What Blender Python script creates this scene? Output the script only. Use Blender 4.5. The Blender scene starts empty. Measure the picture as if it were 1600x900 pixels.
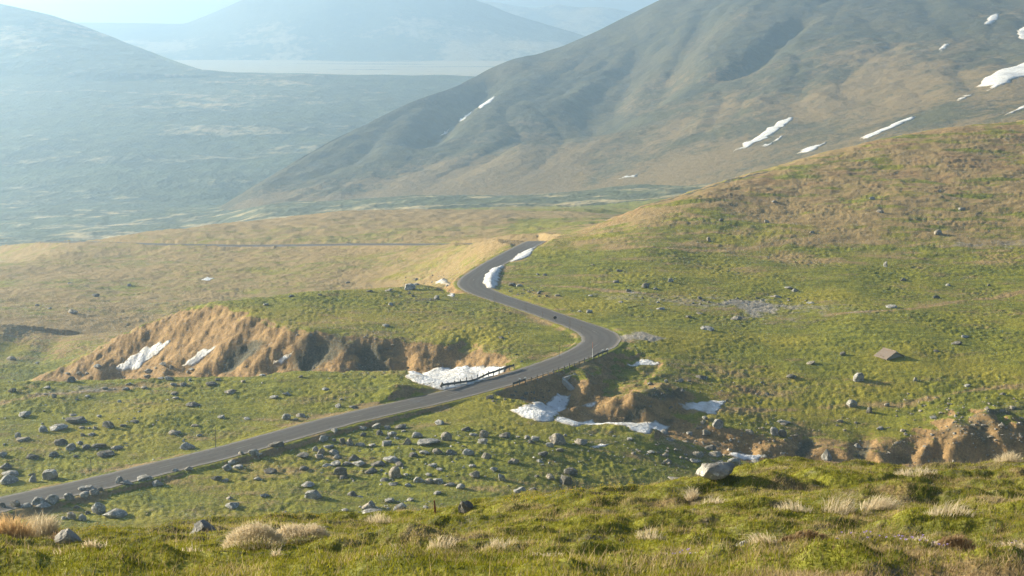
import bpy, bmesh, math, random
import numpy as np
from mathutils import Vector, Matrix, geometry
R = math.radians
random.seed(7); rng = np.random.default_rng(7)
SC = bpy.context.scene
COL = SC.collection

# ------------------------------------------------------------------ camera, world, sun, exposure
F = 2198.0; PITCH = math.atan(430/F); CP, SP = math.cos(PITCH), math.sin(PITCH)
cam = bpy.data.cameras.new('camera'); co = bpy.data.objects.new('camera', cam); COL.objects.link(co)
co.location = (0, 0, 0); co.rotation_euler = (math.pi/2-PITCH, 0, 0)
cam.lens = F/1600*36; cam.sensor_width = 36; cam.clip_start = 0.1; cam.clip_end = 30000
SC.camera = co
SUN_EL, SUN_AZ = 17.0, -67.0            # azimuth measured from the viewing direction, negative = left
w = bpy.data.worlds.new('World'); SC.world = w; w.use_nodes = True
nt = w.node_tree; bg = nt.nodes['Background']
sky = nt.nodes.new('ShaderNodeTexSky'); sky.sky_type = 'NISHITA'; sky.sun_disc = False
sky.sun_elevation = R(SUN_EL); sky.sun_rotation = R(SUN_AZ); sky.air_density = 1.0; sky.dust_density = 2.0; sky.ozone_density = 2.0
nt.links.new(sky.outputs[0], bg.inputs[0]); bg.inputs[1].default_value = 0.05
sl = bpy.data.lights.new('sun', 'SUN'); so = bpy.data.objects.new('sun', sl); COL.objects.link(so)
sl.energy = 5.0; sl.angle = R(0.6); sl.color = (1.0, 0.87, 0.62)
sd = Vector((math.sin(R(SUN_AZ))*math.cos(R(SUN_EL)), math.cos(R(SUN_AZ))*math.cos(R(SUN_EL)), math.sin(R(SUN_EL))))
so.rotation_euler = sd.to_track_quat('Z', 'Y').to_euler(); so.location = (-60, 60, 60)
SC.view_settings.view_transform = 'Standard'; SC.view_settings.look = 'None'
SC.view_settings.exposure = 1.62; SC.view_settings.gamma = 1.0
HAZE_DENSITY = 0.00036; HAZE_ANISO = 0.62; HAZE_COLOR = (0.48, 0.71, 1.0)
SC.cycles.max_bounces = 6; SC.cycles.volume_bounces = 1; SC.cycles.diffuse_bounces = 2
SC.cycles.transmission_bounces = 2; SC.cycles.use_denoising = True; SC.cycles.denoising_prefilter = 'NONE'

# ------------------------------------------------------------------ helpers
def link(o, parent=None):
    COL.objects.link(o)
    if parent is not None: o.parent = parent
    return o
def tag(o, label=None, cat=None, group=None, kind=None):
    if label: o['label'] = label
    if cat: o['category'] = cat
    if group: o['group'] = group
    if kind: o['kind'] = kind
    return o
def empty(name, loc, rz=0):
    o = bpy.data.objects.new(name, None); o.location = loc; o.rotation_euler = (0, 0, rz); o.empty_display_size = .3
    return link(o)
def np_mesh(name, V, T=None, Q=None, mats=(), smooth=True, attrs=None):
    me = bpy.data.meshes.new(name)
    V = np.asarray(V, dtype=np.float32); me.vertices.add(len(V)); me.vertices.foreach_set('co', V.ravel())
    faces = []; starts = []; tot = 0; li = []
    for A, k in ((T, 3), (Q, 4)):
        if A is None or len(A) == 0: continue
        A = np.asarray(A, dtype=np.int32); li.append(A.ravel()); starts.append(tot+np.arange(len(A), dtype=np.int32)*k); tot += A.size
    li = np.concatenate(li); st = np.concatenate(starts)
    me.loops.add(tot); me.loops.foreach_set('vertex_index', li)
    me.polygons.add(len(st)); me.polygons.foreach_set('loop_start', st)
    me.polygons.foreach_set('use_smooth', np.full(len(st), smooth, dtype=bool))
    if attrs:
        for n, a in attrs.items():
            at = me.attributes.new(n, 'FLOAT', 'POINT'); at.data.foreach_set('value', np.asarray(a, dtype=np.float32).ravel())
    for m in mats: me.materials.append(m)
    me.update(); me.validate()
    return me
def obj(name, me, parent=None): return link(bpy.data.objects.new(name, me), parent)
def bm_obj(name, bm, mat, parent=None, smooth=False):
    me = bpy.data.meshes.new(name); bm.to_mesh(me); bm.free(); me.materials.append(mat)
    for p in me.polygons: p.use_smooth = smooth
    return obj(name, me, parent)
def box(bm, c, s, rot=None):
    r = bmesh.ops.create_cube(bm, size=1.0); M = Matrix.Translation(c) @ (rot or Matrix.Identity(4)) @ Matrix.Diagonal((*s, 1))
    bmesh.ops.transform(bm, matrix=M, verts=r['verts']); return r['verts']
def tube(bm, a, b, r0, r1=None, n=8):
    a = Vector(a); b = Vector(b); d = b-a; r1 = r0 if r1 is None else r1
    r = bmesh.ops.create_cone(bm, cap_ends=True, segments=n, radius1=r0, radius2=r1, depth=d.length)
    bmesh.ops.transform(bm, matrix=Matrix.Translation((a+b)/2) @ d.to_track_quat('Z', 'Y').to_matrix().to_4x4(), verts=r['verts'])
def hash2(ix, iy, s):
    h = (ix.astype(np.int64)*374761393 + iy.astype(np.int64)*668265263 + s*1442695041) & 0xffffffff
    h = ((h ^ (h >> 13))*1274126177) & 0xffffffff
    h = ((h ^ (h >> 16))*2246822519) & 0xffffffff
    return (h ^ (h >> 15)) & 0xffff
def perlin(x, y, s=0):
    ix = np.floor(x); iy = np.floor(y); fx = x-ix; fy = y-iy
    def g(dx, dy):
        a = hash2(ix+dx, iy+dy, s)*(2*math.pi/65536.0)
        return np.cos(a)*(fx-dx)+np.sin(a)*(fy-dy)
    ux = fx*fx*fx*(fx*(fx*6-15)+10); uy = fy*fy*fy*(fy*(fy*6-15)+10)
    a = g(0, 0); b = g(1, 0); c = g(0, 1); d = g(1, 1)
    return ((a+(b-a)*ux)+((c+(d-c)*ux)-(a+(b-a)*ux))*uy)*1.5
def fbm(x, y, o=4, s=0, gain=.5):
    r = 0; a = 1.0
    for i in range(o): r = r+a*perlin(x*2**i+13.7*i, y*2**i-7.3*i, s+i); a *= gain
    return r
def sstep(a, b, x):
    t = np.clip((x-a)/(b-a), 0, 1); return t*t*(3-2*t)
def ray(u, v):
    up = -(v-450)/F; yy = CP+up*SP; return (u-800)/F/yy, (up*CP-SP)/yy      # x/y, z/y
def upx(t, q):                                                               # inverse: world direction -> pixel
    up = (q*CP+SP)/(CP-q*SP); return t*(CP+up*SP)*F+800, 450-up*F
def W(u, v, Y):
    a, b = ray(u, v); return (a*Y, Y, b*Y)
def WZ(u, v, z):
    a, b = ray(u, v); Y = z/b; return (a*Y, Y, z)
def poly_dist(X, Y, pts):
    """distance to a world polyline, interpolated extra columns, arc length"""
    P = np.asarray(pts, float); best = np.full(X.shape, 1e9); ex = np.zeros(X.shape+(P.shape[1]-2,)); side = np.zeros(X.shape); arc = np.zeros(X.shape); L = 0
    for i in range(len(P)-1):
        a, b = P[i], P[i+1]; d = b[:2]-a[:2]; l2 = d@d
        s = np.clip(((X-a[0])*d[0]+(Y-a[1])*d[1])/l2, 0, 1)
        dx = X-a[0]-s*d[0]; dy = Y-a[1]-s*d[1]; dd = np.hypot(dx, dy); m = dd < best
        best = np.where(m, dd, best); side = np.where(m, np.sign(d[0]*dy-d[1]*dx), side); arc = np.where(m, L+s*math.sqrt(l2), arc)
        for k in range(P.shape[1]-2): ex[..., k] = np.where(m, a[2+k]+s*(b[2+k]-a[2+k]), ex[..., k])
        L += math.sqrt(l2)
    return best, ex, side, arc
def spline(pts, n):
    P = np.asarray(pts, float); d = np.r_[0, np.cumsum(np.linalg.norm(np.diff(P[:, :2], axis=0), axis=1)**.5)]
    out = []; q = np.linspace(0, d[-1], n)
    M = np.zeros_like(P)
    for i in range(len(P)):
        i0, i1 = max(i-1, 0), min(i+1, len(P)-1); M[i] = (P[i1]-P[i0])/(d[i1]-d[i0])
    for x in q:
        i = min(np.searchsorted(d, x, side='right')-1, len(P)-2); h = d[i+1]-d[i]; s = (x-d[i])/h
        out.append((2*s**3-3*s*s+1)*P[i]+(s**3-2*s*s+s)*h*M[i]+(-2*s**3+3*s*s)*P[i+1]+(s**3-s*s)*h*M[i+1])
    return np.array(out)

# ------------------------------------------------------------------ materials
def new_mat(name):
    m = bpy.data.materials.new(name); m.use_nodes = True; n = m.node_tree; n.nodes.clear()
    out = n.nodes.new('ShaderNodeOutputMaterial'); b = n.nodes.new('ShaderNodeBsdfPrincipled'); n.links.new(b.outputs[0], out.inputs[0])
    b.inputs['Roughness'].default_value = .9; b.inputs['Specular IOR Level'].default_value = .15
    return m, n, b, out
class NB:
    def __init__(s, nt): s.t = nt; s.geo = nt.nodes.new('ShaderNodeNewGeometry'); s.pos = s.geo.outputs['Position']
    def scaled(s, sc, src=None):
        v = s.t.nodes.new('ShaderNodeVectorMath'); v.operation = 'MULTIPLY'; s.t.links.new(src or s.pos, v.inputs[0]); v.inputs[1].default_value = sc; return v.outputs[0]
    def noise(s, sc, det=3, rough=.55, src=None):
        n = s.t.nodes.new('ShaderNodeTexNoise'); n.inputs['Scale'].default_value = 1; n.inputs['Detail'].default_value = det; n.inputs['Roughness'].default_value = rough
        s.t.links.new(s.scaled(sc if isinstance(sc, tuple) else (sc, sc, sc), src), n.inputs['Vector']); return n.outputs['Fac']
    def attr(s, name):
        n = s.t.nodes.new('ShaderNodeAttribute'); n.attribute_name = name; return n.outputs['Fac']
    def math(s, op, a, b, c=None):
        n = s.t.nodes.new('ShaderNodeMath'); n.operation = op
        for i, x in enumerate((a, b, c)):
            if x is None: continue
            if isinstance(x, (int, float)): n.inputs[i].default_value = x
            else: s.t.links.new(x, n.inputs[i])
        return n.outputs[0]
    def ramp(s, x, a, b, lo=0, hi=1):
        n = s.t.nodes.new('ShaderNodeMapRange'); n.interpolation_type = 'SMOOTHSTEP'; s.t.links.new(x, n.inputs[0])
        for i, q in zip((1, 2, 3, 4), (a, b, lo, hi)): n.inputs[i].default_value = q
        return n.outputs[0]
    def mix(s, f, a, b, mode='MIX'):
        n = s.t.nodes.new('ShaderNodeMix'); n.data_type = 'RGBA'; n.blend_type = mode
        for i, x in ((0, f), (6, a), (7, b)):
            if isinstance(x, tuple): n.inputs[i].default_value = (*x, 1)
            elif isinstance(x, (int, float)): n.inputs[i].default_value = x
            else: s.t.links.new(x, n.inputs[i])
        return n.outputs[2]
    def bump(s, h, dist, strength=1.0, normal=None):
        n = s.t.nodes.new('ShaderNodeBump'); n.inputs['Distance'].default_value = dist; n.inputs['Strength'].default_value = strength
        s.t.links.new(h, n.inputs['Height'])
        if normal is not None: s.t.links.new(normal, n.inputs['Normal'])
        return n.outputs[0]
GREEN = (0.190, 0.190, 0.022); GREEN2 = (0.100, 0.115, 0.016); DRY = (0.33, 0.235, 0.105); ORANGE = (0.31, 0.20, 0.092); SCREE = (0.25, 0.225, 0.19); DARK = (0.05, 0.045, 0.028)
def turf_material(name, fine, mid, big, green=GREEN, green2=GREEN2, dry=DRY, bumpd=0.12):
    """fine/mid/big: noise frequencies per metre. Attributes: dry, soil, scree, rock"""
    m, n, b, out = new_mat(name); k = NB(n)
    nf = k.noise((fine, fine*.8, fine), 3, .65); nm = k.noise((mid*.5, mid, mid), 4, .6); nb = k.noise(big, 4, .55)
    g = k.mix(k.ramp(nm, .38, .62), green, green2)
    g = k.mix(k.ramp(nb, .45, .7), g, tuple(c*f for c, f in zip(green, (1.25, 1.1, 1.2))))
    d = k.mix(k.ramp(nf, .35, .65), dry, tuple(c*.62 for c in dry))
    # every boundary between two covers is broken up by the noises
    def frac(a, amp=.9):
        x = k.math('ADD', k.attr(a), k.math('MULTIPLY', k.math('SUBTRACT', nm, .5), amp)); x = k.math('ADD', x, k.math('MULTIPLY', k.math('SUBTRACT', nf, .5), amp)); return k.ramp(x, .32, .68)
    c = k.mix(frac('dry'), g, d)
    c = k.mix(frac('soil'), c, k.mix(k.ramp(nm, .3, .7), ORANGE, tuple(q*.62 for q in ORANGE)))
    c = k.mix(frac('scree', .6), c, SCREE)
    c = k.mix(frac('rock', .7), c, k.mix(k.ramp(nf, .3, .7), DARK, (.105, .095, .065)))
    c = k.mix(1.0, c, k.mix(k.ramp(nf, .25, .75), (.72, .72, .72), (1.25, 1.25, 1.25)), 'MULTIPLY')
    n.links.new(c, b.inputs['Base Color'])
    n1 = k.bump(nm, bumpd*3, .6); n2 = k.bump(nf, bumpd, .9, n1); n.links.new(n2, b.inputs['Normal'])
    return m
def rock_material(name, base, sc=1.0):
    m, n, b, out = new_mat(name); k = NB(n)
    a = k.noise(1.6*sc, 6, .65); f = k.noise(9*sc, 5, .7); l = k.noise(4.0*sc, 3, .6)
    c = k.mix(k.ramp(a, .35, .65), base, tuple(x*.5 for x in base))
    c = k.mix(k.ramp(l, .56, .66), c, tuple(min(1, x*1.7) for x in base))
    c = k.mix(k.ramp(f, .60, .72), c, (.07, .065, .055))
    n.links.new(c, b.inputs['Base Color'])
    n.links.new(k.bump(f, .06/sc, .9, k.bump(a, .25/sc, .7)), b.inputs['Normal']); return m
def plain(name, col, rough=.7, var=.25, sc=6, metal=0):
    m, n, b, out = new_mat(name); k = NB(n)
    c = k.mix(k.noise(sc, 4, .6), tuple(x*(1-var) for x in col), tuple(min(1, x*(1+var)) for x in col)); n.links.new(c, b.inputs['Base Color'])
    b.inputs['Roughness'].default_value = rough; b.inputs['Metallic'].default_value = metal; return m
MT = turf_material('turf', 3.2, .55, .045)
MM = turf_material('mountain_turf', .22, .05, .006, green=(.068, .064, .028), green2=(.042, .042, .026), dry=(.21, .15, .068), bumpd=1.3)
MF = turf_material('far_turf', .05, .012, .002, green=(.07, .085, .04), green2=(.05, .062, .035), dry=(.50, .40, .22), bumpd=6.0)
M_ROCK = rock_material('limestone', (.32, .315, .30)); M_ROCKD = rock_material('dark_stone', (.17, .16, .145)); M_ROCKW = rock_material('warm_stone', (.30, .27, .23), 1.3); M_ROCKL = rock_material('pale_stone', (.40, .385, .36), 1.6)
M_STEEL = plain('weathered_steel', (.10, .095, .09), .5, .3, 8, .3); M_WOOD = plain('weathered_wood', (.16, .12, .09), .9, .4, 20)
M_WHITE = plain('white_paint', (.75, .75, .72), .5, .08); M_RED = plain('faded_red', (.35, .13, .06), .6, .2); M_DARK = plain('dark_paint_and_shade', (.03, .03, .035), .5, .2)
M_CONC = plain('concrete', (.32, .31, .29), .9, .25, 3)
M_ROOF = plain('brown_roof_tiles', (.20, .16, .135), .85, .3, 12); M_PLASTER = plain('pale_plaster', (.30, .27, .22), .9, .2, 5)
def snow_material():
    m, n, b, out = new_mat('old_snow'); k = NB(n)
    a = k.noise(2.2, 4, .6); f = k.noise(.35, 5, .6)
    c = k.mix(k.ramp(f, .45, .7), (.68, .69, .71), (.48, .46, .43)); c = k.mix(k.ramp(a, .56, .72), c, (.36, .34, .31)); c = k.mix(k.ramp(k.math('ADD', k.attr('rim'), k.math('MULTIPLY', k.math('SUBTRACT', a, .5), 1.2)), .45, .95), c, (.30, .265, .22)); n.links.new(c, b.inputs['Base Color'])
    n.links.new(k.bump(a, .35, 1.0), b.inputs['Normal']); b.inputs['Roughness'].default_value = .6; return m
M_SNOW = snow_material()
def road_material():
    m, n, b, out = new_mat('asphalt'); k = NB(n)
    ac = k.attr('across'); al = k.attr('along'); f = k.noise(2.5, 5, .7); g = k.noise(.25, 4, .6)
    c = k.mix(k.ramp(f, .3, .7), (.070, .066, .066), (.108, .100, .096)); c = k.mix(k.ramp(g, .45, .65), c, (.085, .078, .072))
    for off in (-1.75, -.75, .75, 1.75):                                     # tyre-worn tracks
        c = k.mix(k.math('MULTIPLY', k.ramp(k.math('ABSOLUTE', k.math('SUBTRACT', ac, off), 0), .5, .05), .45), c, (.125, .118, .11))
    e = k.math('ADD', k.math('ABSOLUTE', ac, 0), k.math('MULTIPLY', k.math('SUBTRACT', f, .5), .9)); c = k.mix(k.ramp(e, 2.6, 2.95), c, (.15, .14, .09))
    dash = k.math('LESS_THAN', k.math('FRACT', k.math('DIVIDE', al, 9.0), 0), .45)
    line = k.math('MULTIPLY', dash, k.math('LESS_THAN', k.math('ABSOLUTE', ac, 0), .07)); c = k.mix(k.math('MULTIPLY', line, k.ramp(g, .48, .62, 0, .30)), c, (.5, .5, .48))
    n.links.new(c, b.inputs['Base Color']); n.links.new(k.bump(f, .03, .5), b.inputs['Normal']); b.inputs['Roughness'].default_value = .75; return m
M_ROAD = road_material()
def blade_material():
    m, n, b, out = new_mat('grass_blades'); k = NB(n)
    at = k.attr('dry'); v = k.attr('var')
    g = k.mix(v, (.12, .135, .013), (.42, .39, .040)); d = k.mix(v, (.26, .18, .09), (.62, .50, .30)); c = k.mix(at, g, d)
    n.nodes.remove(b); df = n.nodes.new('ShaderNodeBsdfDiffuse'); tr = n.nodes.new('ShaderNodeBsdfTranslucent'); mx = n.nodes.new('ShaderNodeMixShader'); mx.inputs[0].default_value = .32
    for s in (df, tr): n.links.new(c, s.inputs['Color'])
    n.links.new(df.outputs[0], mx.inputs[1]); n.links.new(tr.outputs[0], mx.inputs[2]); n.links.new(mx.outputs[0], out.inputs[0]); return m
M_BLADE = blade_material()

# ------------------------------------------------------------------ ground heightfield
# cross-lines of the valley: (u, depth, height) with u a horizontal bearing written in photo pixels
def vz(u, v, Y): return (u, Y, ray(u, v)[1]*Y)
LINES = [
 [(u, 1.0, -1.75) for u in (-1500, 3200)],
 [(u, 6.0, -3.2) for u in (-1500, 3200)],
 [vz(-1500, 900, 15), vz(0, 905, 15), vz(800, 903, 15), vz(1600, 900, 15), vz(3200, 895, 15)],
 [vz(u, v, Y) for u, v, Y in ((-1500, 900, 27), (-400, 850, 27), (0, 831, 27), (100, 829, 27), (200, 822, 27.5), (300, 818, 28), (400, 812, 28), (500, 809, 28.5), (600, 806, 29), (700, 796, 29.5), (750, 787, 30), (800, 779, 30), (870, 768, 30.5), (1000, 755, 31), (1080, 746, 31), (1200, 728, 32), (1400, 731, 32), (1500, 725, 32), (1600, 713, 32), (2000, 700, 32), (3200, 690, 32))],
 [(-1500, 50, -26), (800, 52, -25), (3200, 52, -24)],
 [(-1500, 85, -45), (800, 87, -44), (3200, 87, -44)],
 [(-1500, 112, -52), (0, 114, -52), (800, 116, -53), (1100, 120, -55.5), (1600, 124, -57), (3200, 124, -57)],
 [(-1500, 150, -53), (0, 150, -52.8), (600, 152, -52.8), (800, 154, -53.0), (1000, 158, -55.2), (1100, 160, -56.6), (1200, 160, -57.6), (1600, 164, -58.6), (3200, 164, -58)],
 [(-1500, 182, -52), (0, 182, -51.8), (600, 182, -52.2), (800, 182, -52.4), (1000, 181, -54.6), (1100, 183, -56.3), (1200, 184, -57.7), (1300, 187, -58.4), (1600, 187, -58.0), (3200, 187, -56)],
 [(-1500, 204, -52), (0, 202, -51.2), (200, 201, -51.2), (450, 201, -51.2), (600, 204, -51.5), (800, 207, -52), (950, 204, -52.3), (1100, 200, -54.9), (1200, 200, -55.5), (1300, 200, -55.9), (1600, 200, -55.4), (3200, 200, -52)],
 [(-1500, 224, -66), (-100, 225, -64), (0, 228, -62), (100, 232, -57), (200, 238, -50.8), (250, 242, -50.4), (400, 250, -50.3), (600, 262, -50.5), (700, 264, -51.2), (800, 264, -52), (900, 235, -52), (1000, 230, -52), (1200, 222, -53.5), (1600, 222, -53.2), (3200, 225, -50)],
 [(-1500, 256, -72), (0, 258, -71), (100, 262, -70), (200, 258, -62), (400, 273, -61), (600, 286, -60), (690, 296, -57), (760, 300, -52.5), (800, 300, -52), (900, 280, -51.5), (1000, 265, -51.8), (1200, 265, -53.1), (1600, 265, -53.1), (3200, 270, -48)],
 [(-1500, 296, -67), (0, 298, -66), (100, 298, -67.5), (200, 305, -70), (400, 320, -71), (600, 335, -70), (700, 340, -64), (760, 332, -54), (800, 325, -52), (900, 315, -50.6), (1000, 305, -49.4), (1200, 305, -51.1), (1600, 305, -51.1), (3200, 300, -44)],
 [(-1500, 380, -78), (0, 380, -73), (200, 390, -73), (400, 400, -72.5), (600, 400, -69), (760, 380, -60), (830, 360, -54), vz(865, 374, 338), vz(930, 352, 345), vz(1000, 322, 352), vz(1100, 290, 362), (1200, 365, -44.6), (1400, 370, -43.5), (1600, 370, -43.2), (3200, 360, -38)],
 [(-1500, 400, -80), (0, 420, -75), (200, 430, -75.5), (400, 450, -74), (600, 450, -72), (760, 420, -67), (850, 400, -63), (930, 380, -58), (1000, 390, -56), vz(1100, 290, 372), vz(1200, 258, 392), vz(1300, 231, 408), vz(1400, 207, 420), vz(1500, 192, 428), vz(1600, 184, 434), vz(1700, 172, 440), (2200, 450, -20), (3200, 450, -15)],
 [(-1500, 430, -84), (-200, 435, -79), vz(0, 415, 450), vz(100, 379, 480), vz(250, 357, 510), vz(400, 342, 540), vz(530, 329, 560), vz(700, 334, 560), vz(900, 336, 560), (1000, 560, -82), (1200, 560, -80), (1400, 570, -70), (1600, 580, -55), (3200, 580, -40)],
 [(-1500, 700, -125), (0, 700, -122), (250, 700, -118), (400, 700, -112), (550, 700, -102), (700, 700, -99), (900, 700, -95), (1200, 700, -90), (1600, 700, -70), (3200, 700, -50)],
 [(-1500, 950, -152), (0, 950, -150), (300, 950, -140), (400, 950, -129), (900, 950, -121), (1200, 950, -105), (1600, 950, -80), (3200, 950, -60)],
 [(-1500, 1250, -170), (0, 1250, -168), (400, 1250, -165), (900, 1250, -160), (1600, 1250, -140), (3200, 1250, -130)],
 [vz(-1500, 100, 2200), vz(0, 103, 2200), vz(300, 108, 2200), vz(500, 113, 2200), vz(720, 118, 2200), vz(3200, 125, 2200)],
 [(-1500, 2450, -150), (3200, 2450, -150)],
 [(-1500, 2800, -126), (3200, 2800, -126)],
 [(-1500, 3900, -117), (3200, 3900, -117)],
 [(-1500, 7000, -112), (3200, 7000, -112)],
]
tc = np.concatenate([np.linspace(-1.0, -.44, 40)[:-1], np.arange(-.44, .44, .00082), np.linspace(.44, 1.0, 40)])
rows = [np.linspace(1, 12.5, 24)[:-1], np.arange(12.5, 34, .06), np.arange(34, 130, 1.6), np.arange(130, 300, .40), np.arange(300, 440, .8), np.arange(440, 720, 2.2), np.geomspace(720, 7000, 190)]
yr = np.unique(np.concatenate(rows))
NT, NY = len(tc), len(yr)
def loft(lines, tc, yr):
    YK, ZK = [], []
    for L in lines:
        A = []
        for u, Y, z in L:
            q = z/Y; up = (q*CP+SP)/(CP-q*SP); A.append(((u-800)/F/(CP+up*SP), Y, z))
        A.sort(); A = np.array(A); YK.append(np.interp(tc, A[:, 0], A[:, 1])); ZK.append(np.interp(tc, A[:, 0], A[:, 2]))
    YK = np.array(YK); ZK = np.array(ZK); Z = np.empty((len(yr), len(tc)))
    for j in range(len(tc)): Z[:, j] = np.interp(yr, YK[:, j], ZK[:, j])
    return Z
def blur(Z, n, ax, times=2):
    for _ in range(times):
        P = np.pad(Z, [(n, n) if a == ax else (0, 0) for a in (0, 1)], mode='edge'); C = np.cumsum(P, axis=ax, dtype=np.float64)
        C = np.concatenate([np.zeros_like(np.take(C, [0], axis=ax)), C], axis=ax)
        m = 2*n+1; L = Z.shape[ax]
        Z = (np.take(C, range(m, m+L), axis=ax)-np.take(C, range(0, L), axis=ax))/m
    return Z
Z = loft(LINES, tc, yr); Zr = blur(Z, 9, 0); Zq = blur(Z, 1, 0, 1); kf = sstep(560, 700, yr)[:, None]; Z = blur(Zr*(1-kf)+Zq*kf, 16, 1)
X = tc[None, :]*yr[:, None]; Y = np.broadcast_to(yr[:, None], X.shape)
MID = sstep(125, 150, Y)*(1-sstep(1500, 2200, Y))
def band(y0, y1): return slice(np.searchsorted(yr, y0), np.searchsorted(yr, y1))
# slow swells, strongest in the middle distance
Z += .45*fbm(X/26, Y/26, 3, 11)*sstep(60, 150, Y)*(1-sstep(500, 900, Y)) + 4*fbm(X/160, Y/160, 3, 19)*sstep(420, 800, Y)*(1-sstep(2000, 2600, Y))
dry = np.zeros_like(Z); soil = np.zeros_like(Z); scree = np.zeros_like(Z); rock = np.zeros_like(Z)
def carve(pts, half, slope, wob=1.5, wl=9.0, lim=45, soilv=.8, maxd=99):
    """pts: (x, y, floor height); cuts a channel with irregular banks"""
    P = spline(pts, 60); s = band(P[:, 1].min()-lim, P[:, 1].max()+lim); x, y = X[s], Y[s]
    d, ex, side, arc = poly_dist(x, y, P); wv = wob*fbm(x/wl, y/wl, 3, 5)+.22*perlin(arc/2.2+side*40, d*.12, 8)+.25*fbm(x/1.7, y/1.7, 2, 9)
    e = np.maximum(0, d-half-wv); tz = ex[..., 0]+slope*e+.25*perlin(x/3, y/3, 3); z0 = Z[s].copy()
    k = .8; h = np.clip(.5+.5*(z0-tz)/k, 0, 1); nz = z0*(1-h)+tz*h-k*h*(1-h)
    nz = np.where(d < lim, np.minimum(nz, z0), z0); cut = z0-nz; Z[s] = nz
    bankm = sstep(.25, 1.2, cut)*sstep(0, 1.0, e+.4*half)
    soil[s] = np.maximum(soil[s], soilv*bankm); return cut
# --- gully behind the left meadow, the creek right of the road
carve([(*WZ(728, 600, -54.6)[:2], -54.6), (*WZ(700, 590, -54.7)[:2], -54.8), (-29, 211, -56), (-40, 212, -57.6), (-53, 215, -61.5), (-70, 221, -66.5), (-95, 232, -70)], 4.2, .62, 1.1, 11)
carve([(*WZ(838, 630, -55.3)[:2], -55.2), (*WZ(880, 640, -55.5)[:2], -55.5), (*WZ(950, 663, -56)[:2], -56), (*WZ(1040, 674, -56.8)[:2], -56.9), (*WZ(1130, 698, -57.8)[:2], -58), (*WZ(1220, 722, -58.8)[:2], -59.2), (56, 178, -60.3), (90, 178, -61), (150, 180, -62)], 2.6, .60, 1.6, 8)
carve([(*WZ(930, 668, -56)[:2], -56.0), (*WZ(960, 625, -54.8)[:2], -55.3), (*WZ(985, 590, -53.6)[:2], -54.2), (*WZ(1010, 566, -53.2)[:2], -53.6), (*WZ(1030, 555, -52.6)[:2], -52.4)], 2.0, .5, 1.2, 6, soilv=.35)
carve([(*WZ(1040, 668, -56.6)[:2], -56.6), (*WZ(1095, 637, -55.4)[:2], -55.7), (*WZ(1150, 622, -54.6)[:2], -54.3), (*WZ(1185, 612, -54)[:2], -53.2)], 1.8, .42, 1.5, 6)
# --- low hollow and knoll left of the upper bend
carve([(*WZ(712, 462, -53)[:2], -53.0), (*WZ(690, 440, -53)[:2], -54.2), (*WZ(640, 432, -56)[:2], -58)], 1.5, .5, 1.2, 5, soilv=.5)
def mound(u, v, z, r, h, ry=None, amt=.35):
    cx, cy, _ = WZ(u, v, z); ry = ry or r; s = band(cy-4*ry, cy+4*ry); g = np.exp(-((X[s]-cx)/r)**2-((Y[s]-cy)/ry)**2)
    Z[s] += h*g*(1+.4*perlin(X[s]/2.5, Y[s]/2.5, 31)); soil[s] = np.maximum(soil[s], amt*1.6*g)
for a in ((630, 618, -52, 2.6, 1.1, 3.5), (928, 614, -54.5, 2.2, 1.0), (900, 650, -55.5, 2.6, .9), (960, 640, -55.6, 3.0, 1.6), (1010, 650, -56, 3.2, 1.9), (985, 606, -54, 2.6, 1.0), (1050, 612, -54, 3.2, 1.3),
          (640, 428, -51, 3.5, 1.2, 5, .1), (730, 428, -52, 3, 1.0, 5, .2), (1000, 700, -56, 5, .9, 4, .2), (860, 672, -54.6, 5, .6, 4, .2), (1560, 640, -54, 9, 2.2, 7, .1), (1380, 690, -56, 8, 1.2, 4, .2)): mound(*a)
# ribs of the big brown banks
sl0 = band(150, 330)
# --- road
ROADPX = [(-260, 858), (-120, 820), (0, 788), (120, 763.5), (233, 735.5), (320, 715), (400, 693.5), (467, 674.5), (533, 656.5), (633, 634), (733, 610.5), (790, 594), (827, 582), (860, 571), (890, 560), (915, 549.5), (936, 539), (944, 530.5), (936, 521), (912, 511), (880, 500), (840, 485.5), (800, 472.5), (765, 461), (742, 451), (736, 443), (744, 432.5), (760, 420), (780, 407.5), (802, 396), (818, 387)]
RC = [WZ(u, v, -52) for u, v in ROADPX] + [W(u, v, y) for u, v, y in ((832, 380, 334), (838, 377, 350), (826, 378.5, 366), (800, 380, 378), (700, 382, 402), (560, 382, 430), (400, 384, 450), (250, 382, 470), (150, 379, 490), (100, 378, 505), (40, 380, 530), (-80, 395, 580))]
RC = spline([(x, y, z) for x, y, z in RC], 420)
# even spacing
seg = np.r_[0, np.cumsum(np.linalg.norm(np.diff(RC[:, :2], axis=0), axis=1))]; q = np.arange(0, seg[-1], 1.0)
RC = np.stack([np.interp(q, seg, RC[:, k]) for k in range(3)], 1); RC = blur(RC, 5, 0, 1)
RL = q; tg = np.gradient(RC[:, :2], axis=0); tg /= np.linalg.norm(tg, axis=1)[:, None]; NRM = np.stack([-tg[:, 1], tg[:, 0]], 1)   # left-hand normal
hb = np.full(len(RC), 2.4)
bend = np.hypot(RC[:, 0]-WZ(944, 530, -52)[0], RC[:, 1]-WZ(944, 530, -52)[1]); hb += .8*np.exp(-(bend/10)**2)
bend2 = np.hypot(RC[:, 0]-WZ(738, 443, -52)[0], RC[:, 1]-WZ(738, 443, -52)[1]); hb += .6*np.exp(-(bend2/12)**2)
s = band(118, 640); x, y = X[s], Y[s]
d, ex, side, arc = poly_dist(x, y, np.c_[RC, hb][::2]); rz = ex[..., 0]; hw = ex[..., 1]
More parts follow.
